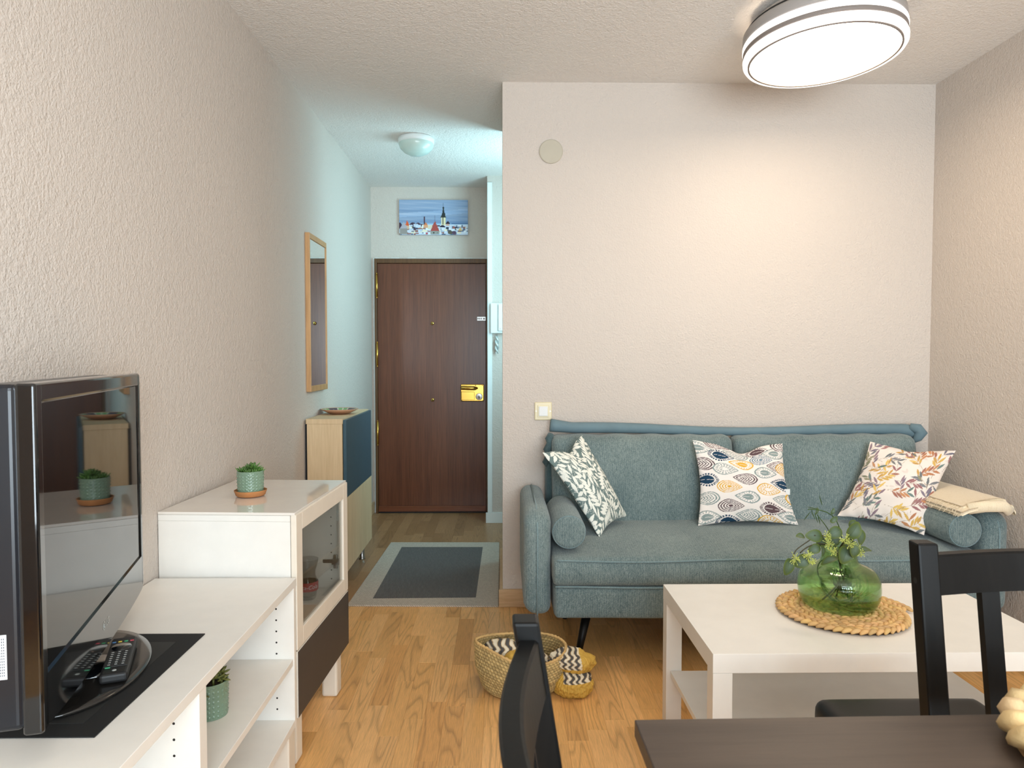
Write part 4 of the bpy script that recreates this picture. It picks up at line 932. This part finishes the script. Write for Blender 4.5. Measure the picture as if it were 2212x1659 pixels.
def braid_mat(parent, cx_, cy_, z, R, pitch, step, L, wd, ht, base_c, seed, rmin=.012, flat=True):
    rs = random.Random(seed); th = 0.0; r = R - pitch / 2; ring = MB(); lastk = 0; first = True
    while r > rmin:
        r = R - pitch / 2 - pitch * th / (2 * PI)
        if r <= rmin: break
        px_, py_ = cx_ + r * math.cos(th), cy_ + r * math.sin(th); tg = (-math.sin(th), math.cos(th))
        for sd in (1, -1):
            off = sd * pitch * .23; a = sd * .55; ca, sa = math.cos(a), math.sin(a); d = (tg[0] * ca - tg[1] * sa, tg[0] * sa + tg[1] * ca)
            k_ = rs.uniform(.75, 1.1); cc = np.clip(lin(base_c) * k_ * np.array([1, rs.uniform(.94, 1.03), rs.uniform(.85, 1.05)]), 0, 1)
            o_ = step * .5 if sd > 0 else 0
            strand(ring, (px_ + math.cos(th) * off + tg[0] * o_, py_ + math.sin(th) * off + tg[1] * o_, z + ht * .5 + rs.uniform(-.0006, .0006)), d, L, wd, ht, cc)
        th += step / r
        kk = int(th / (2 * PI))
        if kk != lastk: ring.build('braid_ring', M['fiber'], parent, smooth=True); ring = MB(); lastk = kk
    if ring.V: ring.build('braid_ring', M['fiber'], parent, smooth=True)
t = thing('round_braided_placemat', (1.0, 2.055, .45), 'round braided water-hyacinth placemat under the green vase', 'placemat')
MB().lathe([(.0005, .001), (.165, .001), (.165, .0035), (.0005, .0035)], 64, (1.0, 2.055, .45)).build('shade_disc', mat('fibre_shadow', (70, 46, 24), .9), t)  # dark disc: the shade between the strands put in as colour
braid_mat(t, 1.0, 2.055, .4515, .200, .0325, .0205, .034, .0152, .0135, (226, 184, 128), 3)

# ------------------------------------------------------------------ vase with eucalyptus
vx, vy, vz = .998, 2.085, .4605
t = thing('green_glass_vase', (vx, vy, vz), 'round green glass vase with short neck on the braided placemat', 'vase')
outer = [(.0005, .006), (.05, .004), (.078, .0), (.092, .004), (.104, .016), (.112, .036), (.1145, .058), (.1135, .082), (.108, .100), (.096, .114), (.078, .123), (.062, .129), (.053, .136), (.049, .148), (.0485, .170), (.052, .186), (.055, .192)]
inner = [(r - .003 if r > .01 else r, z + (.004 if j < 4 else 0)) for j, (r, z) in enumerate(outer)]; inner[-1] = (.0525, .1925)
def dens(P, k=5):
    P = np.array(P); out = []
    s_ = np.concatenate([[0], np.cumsum(np.hypot(*np.diff(P, axis=0).T))]); q = np.linspace(0, s_[-1], len(P) * k)
    a = np.interp(q, s_, P[:, 0]); b = np.interp(q, s_, P[:, 1])
    for _ in range(4): a[1:-1] = (a[:-2] + 2 * a[1:-1] + a[2:]) / 4; b[1:-1] = (b[:-2] + 2 * b[1:-1] + b[2:]) / 4
    return list(zip(a, b))
MB().lathe(dens(outer) + list(reversed(dens(inner))), 96, (vx, vy, vz)).build('glass_body', M['vase'], t, smooth=True)
t = thing('eucalyptus_bunch', (vx, vy, .47), 'bunch of round-leaved eucalyptus stems with pale blossoms in the vase', 'plant')
def curve(P, n=16):
    P = np.array(P, float); m_ = len(P); q = np.linspace(0, m_ - 1, n); out = np.stack([np.interp(q, range(m_), P[:, k]) for k in range(3)], 1)
    for _ in range(3): out[1:-1] = (out[:-2] + 2 * out[1:-1] + out[2:]) / 4
    return [tuple(p) for p in out]
nk = (vx - .005, vy, .63)
for P, r, mm in (([(vx - .06, 2.06, .49), (vx - .02, 2.05, .53), (vx + .0, 2.06, .58), nk, (.985, 2.04, .66), (.99, 2.0, .70)], .0026, 'stem'),
        ([(vx + .0, 2.1, .485), (vx + .01, 2.09, .55), (vx - .004, 2.08, .61), (.97, 2.05, .66), (.93, 2.02, .69), (.885, 2.0, .695)], .0022, 'stem'),
        ([(vx + .03, 2.1, .49), (vx + .015, 2.09, .56), nk, (.94, 2.03, .665), (.885, 2.0, .672), (.86, 2.0, .66), (.845, 2.0, .645)], .0018, 'stem'),
        ([(.885, 2.0, .69), (.858, 1.995, .675), (.83, 1.995, .655), (.822, 1.995, .63)], .0015, 'stem'),
        ([(vx - .03, 2.08, .49), (vx + .03, 2.1, .54), (vx + .02, 2.09, .60), (1.0, 2.06, .64), (1.02, 2.04, .68), (1.02, 2.01, .69)], .0022, 'stem'),
        ([(vx + .02, 2.07, .49), (vx + .02, 2.08, .57), (vx + .01, 2.08, .63), (.985, 2.05, .70), (.96, 2.04, .75), (.90, 2.03, .765), (.875, 2.02, .765)], .0014, 'green_stem'),
        ([(vx + .03, 2.06, .49), (vx + .028, 2.07, .56), nk, (.95, 2.05, .70), (.91, 2.04, .745)], .0012, 'green_stem'),
        ([(vx - .01, 2.04, .485), (vx - .06, 2.03, .53), (vx - .085, 2.05, .575), (vx - .06, 2.08, .605), (vx - .01, 2.09, .60)], .002, 'green_stem'),
        ([(vx - .07, 2.04, .56), (vx - .075, 2.03, .53), (vx - .04, 2.01, .495), (vx + .01, 2.0, .482), (vx + .06, 2.02, .478)], .0034, 'green_stem'),
        ([(vx - .05, 2.03, .49), (vx - .0, 2.02, .505), (vx + .03, 2.04, .52)], .002, 'green_stem')):
    MB().tube(curve(P), r, 7).build('stem', M[mm], t, smooth=True)
rs = random.Random(9)
def round_leaf(c, d, nrm, L, Wd, m_='euc', cup=.12):
    d = Vector(d).normalized(); nrm = Vector(nrm); nrm = (nrm - d * nrm.dot(d)).normalized(); s_ = d.cross(nrm); V = []; uv = []; nr, na = 5, 22
    V.append(tuple(Vector(c))); uv.append((0, 0))
    for r in range(1, nr + 1):
        for a_ in range(na):
            a = 2 * PI * a_ / na; q = r / nr; x = math.cos(a) * q; y = math.sin(a) * q; wy = y * (1 - .12 * x)
            bend_ = -cup * L * (x * x + .2 * x) + .10 * Wd * abs(y) ; tip = .06 * L * max(0, math.cos(a)) ** 8 * q
            V.append(tuple(Vector(c) + d * (x * L / 2 + tip) + s_ * (wy * Wd / 2) + nrm * bend_)); uv.append((x, y))
    Fc = [(0, 1 + a_, 1 + (a_ + 1) % na) for a_ in range(na)] + [(1 + (r - 1) * na + a_, 1 + r * na + a_, 1 + r * na + (a_ + 1) % na, 1 + (r - 1) * na + (a_ + 1) % na) for r in range(1, nr) for a_ in range(na)]
    link('leaf', V, Fc, M[m_], t, uv=uv, smooth=True)
for c, d, nn_, L, Wd in (((.991, 1.985, .712), (.35, 0, .5), (.1, -1, .1), .050, .042), ((.887, 2.0, .694), (-1, 0, .05), (0, -1, .35), .046, .036), ((.944, 2.0, .703), (-.5, 0, -.3), (0, -1, .4), .042, .034), ((1.022, 2.01, .688), (.25, 0, -.9), (.4, -1, .1), .048, .034),
        ((.970, 1.99, .643), (-.3, -.2, -.8), (.1, -1, .3), .050, .046), ((.988, 1.975, .657), (.1, 0, -1), (.1, -1, .1), .036, .031), ((.887, 2.0, .657), (-.7, 0, -.3), (0, -1, .3), .035, .028), ((.911, 2.0, .651), (.2, 0, -1), (.6, -.8, .1), .032, .020), ((.850, 1.995, .623), (-.6, 0, -.5), (0, -1, .25), .044, .038), ((.811, 1.995, .607), (-.2, 0, -1), (.15, -1, .2), .048, .033),
        ((1.024, 1.99, .657), (1, 0, .05), (0, -.35, 1), .038, .026), ((.851, 2.01, .691), (-1, 0, .1), (0, -.5, .9), .024, .022), ((.930, 2.0, .625), (-.8, 0, -.3), (0, -.4, .9), .048, .026), ((.951, 2.03, .757), (.3, 0, .7), (0, -1, .2), .018, .010), ((.905, 2.03, .758), (-.2, 0, -1), (.3, -1, 0), .02, .010), ((.95, 2.02, .735), (.5, 0, .4), (0, -1, .3), .024, .015),
        ((1.0, 2.03, .66), (.6, .3, .5), (0, -1, .2), .04, .034), ((.955, 2.03, .675), (-.4, .3, .6), (0, -1, .2), .038, .03), ((.92, 2.03, .67), (.7, .3, .2), (0, -1, .3), .036, .028), ((1.01, 2.03, .72), (.5, .3, .5), (0, -.8, .5), .03, .024)): round_leaf(c, d, nn_, L, Wd)
for c, d in (((.905, 2.03, .765), (-1, 0, .2)), ((.885, 2.03, .755), (-.6, 0, -.8)), ((.92, 2.03, .775), (-.3, 0, 1)), ((.90, 2.03, .735), (-.4, 0, .9)), ((.908, 2.03, .725), (-.3, 0, .9)), ((.915, 2.03, .72), (-.25, 0, .95))):
    k = MB(); spike_leaf(k, c, d, .032, .005, 0); k.build('leaf', M['green_stem'], t)
for c, r in (((.916, 1.985, .700), .015), ((.920, 1.985, .676), .016), ((.962, 1.975, .690), .015), ((.973, 1.97, .678), .014), ((.825, 1.985, .634), .016), ((.862, 1.985, .641), .014), ((.874, 1.985, .626), .010), ((1.008, 1.98, .648), .013), ((.932, 1.985, .655), .013), ((1.0, 1.985, .663), .010)):
    k = MB()
    for q in range(34):
        a, b_ = rs.uniform(0, 6.28), math.acos(rs.uniform(-1, 1)); dd = Vector((math.sin(b_) * math.cos(a), math.sin(b_) * math.sin(a), math.cos(b_))); L_ = r * rs.uniform(.55, 1.15); p1 = Vector(c) + dd * L_
        k.tube([tuple(Vector(c) + dd * .002), tuple(p1)], .0005, 3, cap=False); k.tube([tuple(p1 - dd * .0018), tuple(p1), tuple(p1 + dd * .0018)], [.0005, .0016, .0004], 5)
    k.build('flower_cluster', M['blossom'], t)
k = MB()
for q in range(70):
    a = rs.uniform(-.9, 1.5); b_ = rs.uniform(-.5, 1.2); dd = Vector((math.cos(a) * math.cos(b_), -abs(math.sin(a)) * .4 * math.cos(b_), math.sin(b_))); spike_leaf(k, (vx + .035, 2.06, .488), dd, rs.uniform(.035, .062), .003, rs.uniform(-.2, .3))
k.build('grass_tuft', M['bright_leaf'], t)
k = MB()
for q in range(26):
    a = rs.uniform(0, 6.28); b_ = rs.uniform(.3, 1.3); dd = Vector((math.cos(a) * math.cos(b_), math.sin(a) * math.cos(b_), math.sin(b_))); spike_leaf(k, (vx + .01, 2.08, .50), dd, rs.uniform(.05, .085), .005, rs.uniform(-.1, .2))
k.build('grass_tuft', M['green_stem'], t)
for c, d, nn_, L, Wd in (((vx + .012, 2.05, .555), (.1, 0, -1), (.3, -1, 0), .075, .022), ((vx + .035, 2.04, .492), (1, 0, .05), (0, -.4, 1), .085, .03), ((vx - .01, 2.04, .485), (1, 0, -.02), (0, -.5, 1), .07, .02)): round_leaf(c, d, nn_, L, Wd, 'green_stem', .1)

# ------------------------------------------------------------------ black stool beyond the dining table
t = thing('black_stool', (.848, 1.34, 0), 'low black leather-topped stool between dining table and coffee table', 'stool')
Q, Fc = softbox((.668, 1.175, .405), (1.028, 1.512, .470), .024, (22, 22, 6), lambda Q, U: Q + np.stack([Q[:, 0] * 0, Q[:, 0] * 0, np.where(U[:, 2] > .5, .006 * (1 - U[:, 0] ** 2) * (1 - U[:, 1] ** 2), 0)], 1))
link('seat', Q, Fc, M['black_leather'], t, smooth=True)
for x in (.69, .972):
    for y in (1.195, 1.457): boxo('leg', (x, y, 0), (x + .034, y + .034, .404), M['black_wood'], t, .003)
for y in (1.204, 1.466): boxo('stretcher', (.725, y, .13), (.971, y + .018, .155), M['black_wood'], t, .002)

# ------------------------------------------------------------------ dining table
t = thing('dining_table', (.77, .50, 0), 'dark brown wooden dining table in the foreground', 'table', rz=math.radians(0.9), world=False)
tx, ty = .77, .50
boxo('tabletop', (.171 - tx, .13 - ty, .728), (1.37 - tx, .882 - ty, .75), M['table_brown'], t, .0015)
for a, b in (((-.585, .330, .655), (.585, .350, .7275)), ((-.585, -.335, .655), (.585, -.315, .7275)), ((-.590, -.31, .655), (-.570, .325, .7275)), ((.570, -.31, .655), (.590, .325, .7275))): boxo('apron', a, b, M['black_wood'], t, .001)
for x in (-.595, .545):
    for y in (-.365, .325): boxo('leg', (x, y + .0, 0), (x + .05, y + .05, .7278), M['black_wood'], t, .002) if False else MB().box((x, y - .0 if y > 0 else y, 0), (x + .048, y + .048, .6545), .002).build('leg', M['black_wood'], t)

# ------------------------------------------------------------------ dining chairs (local: faces +y)
LEAN = math.radians(9.0)
def chair(name, loc, rz_, label):
    o = thing(name, loc, label, 'chair', rz=rz_, world=False); bw = M['black_wood']; hw = .21
    def by(z): return -.205 - max(0, z - .43) * math.tan(LEAN)
    for s_ in (-1, 1):
        xa = s_ * hw; k = MB(); xo, xi = (xa, xa - s_ * .033); x0_, x1_ = min(xo, xi), max(xo, xi)
        zs = [0, .2, .43, .60, .905]; ys = [by(0) + .0 - .015, by(0) - .004, by(.43), by(.6), by(.905)]; V = []
        for z_, y_ in zip(zs, ys): V += [(x0_, y_ - .015, z_), (x1_, y_ - .015, z_), (x1_, y_ + .015, z_), (x0_, y_ + .015, z_)]
        bm = bmesh.new(); vs = [bm.verts.new(v) for v in V]
        for j in range(4):
            for q in range(4): bm.faces.new((vs[j * 4 + q], vs[j * 4 + (q + 1) % 4], vs[(j + 1) * 4 + (q + 1) % 4], vs[(j + 1) * 4 + q]))
        bm.faces.new(vs[3::-1]); bm.faces.new(vs[-4:]); bmesh.ops.recalc_face_normals(bm, faces=bm.faces[:])
        ed = [e for e in bm.edges if not (abs(e.verts[0].co.z - e.verts[1].co.z) < 1e-5 and .01 < e.verts[0].co.z < .9)]
        bmesh.ops.bevel(bm, geom=ed, offset=.0035, segments=2, affect='EDGES', profile=.5); bm.verts.index_update()
        k.add([tuple(v.co) for v in bm.verts], [[v.index for v in f.verts] for f in bm.faces]); bm.free()
        p = k.build('back_post', bw, o)
        MB().tube([(xo + s_ * .0001, by(.845), .845), (xo - s_ * .004, by(.845), .845)], .005, 12).build('screw_socket', M['black_matte'], p)
        MB().box((s_ * .205 - (.035 if s_ > 0 else 0), .165, 0), (s_ * .205 + (.035 if s_ < 0 else 0), .20, .424), .003).build('leg', bw, o)
        MB().box((s_ * .195 - .009, -.19, .20), (s_ * .195 + .009, .165, .235), .002).build('side_stretcher', bw, o)
    def rail(name_, z0_, z1_, th, bow):
        n = 20; V = []
        for i in range(n + 1):
            u = i / n; x = -(hw - .032) + 2 * (hw - .032) * u; yb = -bow * math.sin(PI * u)
            for z_, dy in ((z0_, th / 2), (z1_ - .003, th / 2), (z1_, th / 2 - .003), (z1_, -th / 2 + .003), (z1_ - .003, -th / 2), (z0_, -th / 2)): V.append((x, by(z_) + yb + dy, z_))
        Fc = [(i * 6 + k_, i * 6 + (k_ + 1) % 6, (i + 1) * 6 + (k_ + 1) % 6, (i + 1) * 6 + k_) for i in range(n) for k_ in range(6)] + [tuple(range(5, -1, -1)), tuple(n * 6 + k_ for k_ in range(6))]
        link(name_, V, Fc, bw, o)
    rail('top_rail', .825, .886, .022, .022); rail('lower_rail', .53, .57, .02, .018)
    for x in (-.085, 0, .085):
        yb = -.021 * math.sin(PI * (x + .178) / .356); k = MB()
        V = [(x + sx * .0145, by(z_) + yb + sy * .007, z_) for z_ in (.5705, .8245) for sx, sy in ((-1, -1), (1, -1), (1, 1), (-1, 1))]
        k.add(V, [(0, 1, 5, 4), (1, 2, 6, 5), (2, 3, 7, 6), (3, 0, 4, 7), (3, 2, 1, 0), (4, 5, 6, 7)]); k.build('back_slat', bw, o)
    MB().box((-.205, -.183, .425), (.205, .215, .45), .006, 3).build('seat', bw, o)
    MB().box((-.17, .172, .37), (.17, .19, .424), .002).build('front_apron', bw, o)
    MB().box((-.186, .05, .21), (.186, .068, .228), .002).build('cross_stretcher', bw, o)
    return o
chair('dining_chair', (.868, .848, 0), PI, 'black wooden dining chair with slatted back at the right of the foreground')
chair('dining_chair', (.307, .607, 0), -PI / 2, 'black wooden dining chair seen edge-on at the left end of the dining table')
# chunky jute mat on the dining table
t = thing('round_braided_trivet', (.700, .752, .75), 'thick cream braided jute mat on the dining table at the right edge', 'placemat')
MB().lathe([(.0005, .002), (.118, .002), (.118, .010), (.0005, .010)], 48, (.700, .752, .75)).build('shade_disc', mat('jute_shadow', (150, 116, 74), .9), t)  # darker jute-toned disc painted as shade beneath the thick strands
braid_mat(t, .700, .752, .7525, .150, .050, .030, .052, .030, .032, (228, 200, 152), 8, rmin=.02)

# ------------------------------------------------------------------ big ceiling lamp
lx, ly, lz = 1.192, 2.704, 2.312
t = thing('round_ceiling_fan_light', (lx, ly, ZC), 'large lit round ceiling light with double glowing rings over the coffee table', 'ceiling light')
t.rotation_euler = (-.038, -.032, 0)
ORG[t.name] = np.array((lx, ly, ZC))
tilt_ = Matrix.Rotation(math.radians(0), 4, 'X')
c0 = (lx, ly, lz)
MB().lathe([(.0005, .0035), (.2598, .0035), (.2598, .006), (.0005, .006)], 96, c0).build('lit_disc', M['lit'], t, smooth=False)
MB().lathe([(.2600, .0005), (.2665, .0005), (.2665, .010), (.2600, .010)], 96, c0).build('trim_ring', M['groove'], t, smooth=True)
MB().lathe([(.2668, .006), (.272, .001), (.278, .001), (.284, .010), (.285, .022), (.281, .032), (.275, .033), (.2668, .02)], 96, c0).build('lower_glow_ring', M['lit2'], t, smooth=True)
MB().lathe([(.272, .034), (.283, .035), (.283, .049), (.272, .050)], 96, c0).build('groove', M['groove'], t, smooth=True)
MB().lathe([(.262, .0505), (.284, .051), (.285, .057), (.284, .070), (.280, .076), (.262, .078)], 96, c0).build('upper_glow_ring', M['lit2'], t, smooth=True)
hs = MB().lathe([(.262, .0785), (.282, .079), (.283, .088), (.281, .112), (.268, .124), (.262, .124)], 96, c0).build('housing', M['lamp_body'], t, smooth=True)
MB().lathe([(.0005, .160), (.06, .160), (.06, .182)], 32, c0).build('mount_stem', M['lamp_body'], t, smooth=True)
MB().lathe([(.255, .125), (.268, .126), (.268, .130), (.255, .132)], 96, c0).build('air_slot', M['lamp_dark'], t, smooth=True)
MB().lathe([(.0005, .122), (.24, .122), (.25, .133), (.245, .150), (.22, .168), (.0005, .170)], 96, c0).build('ceiling_mount', M['lamp_body'], t, smooth=True)

# countable repeats share a group
for o in bpy.data.objects:
    if o.parent is None and o.get('category'):
        g = {'throw_pillow': 'printed throw pillows on the sofa', 'bolster_cushion': 'bolsters at the sofa arms', 'dining_chair': 'black dining chairs at the table', 'potted_succulent': 'succulents in sage green pots'}.get(o.name.split('.')[0])
        if g: o['group'] = g
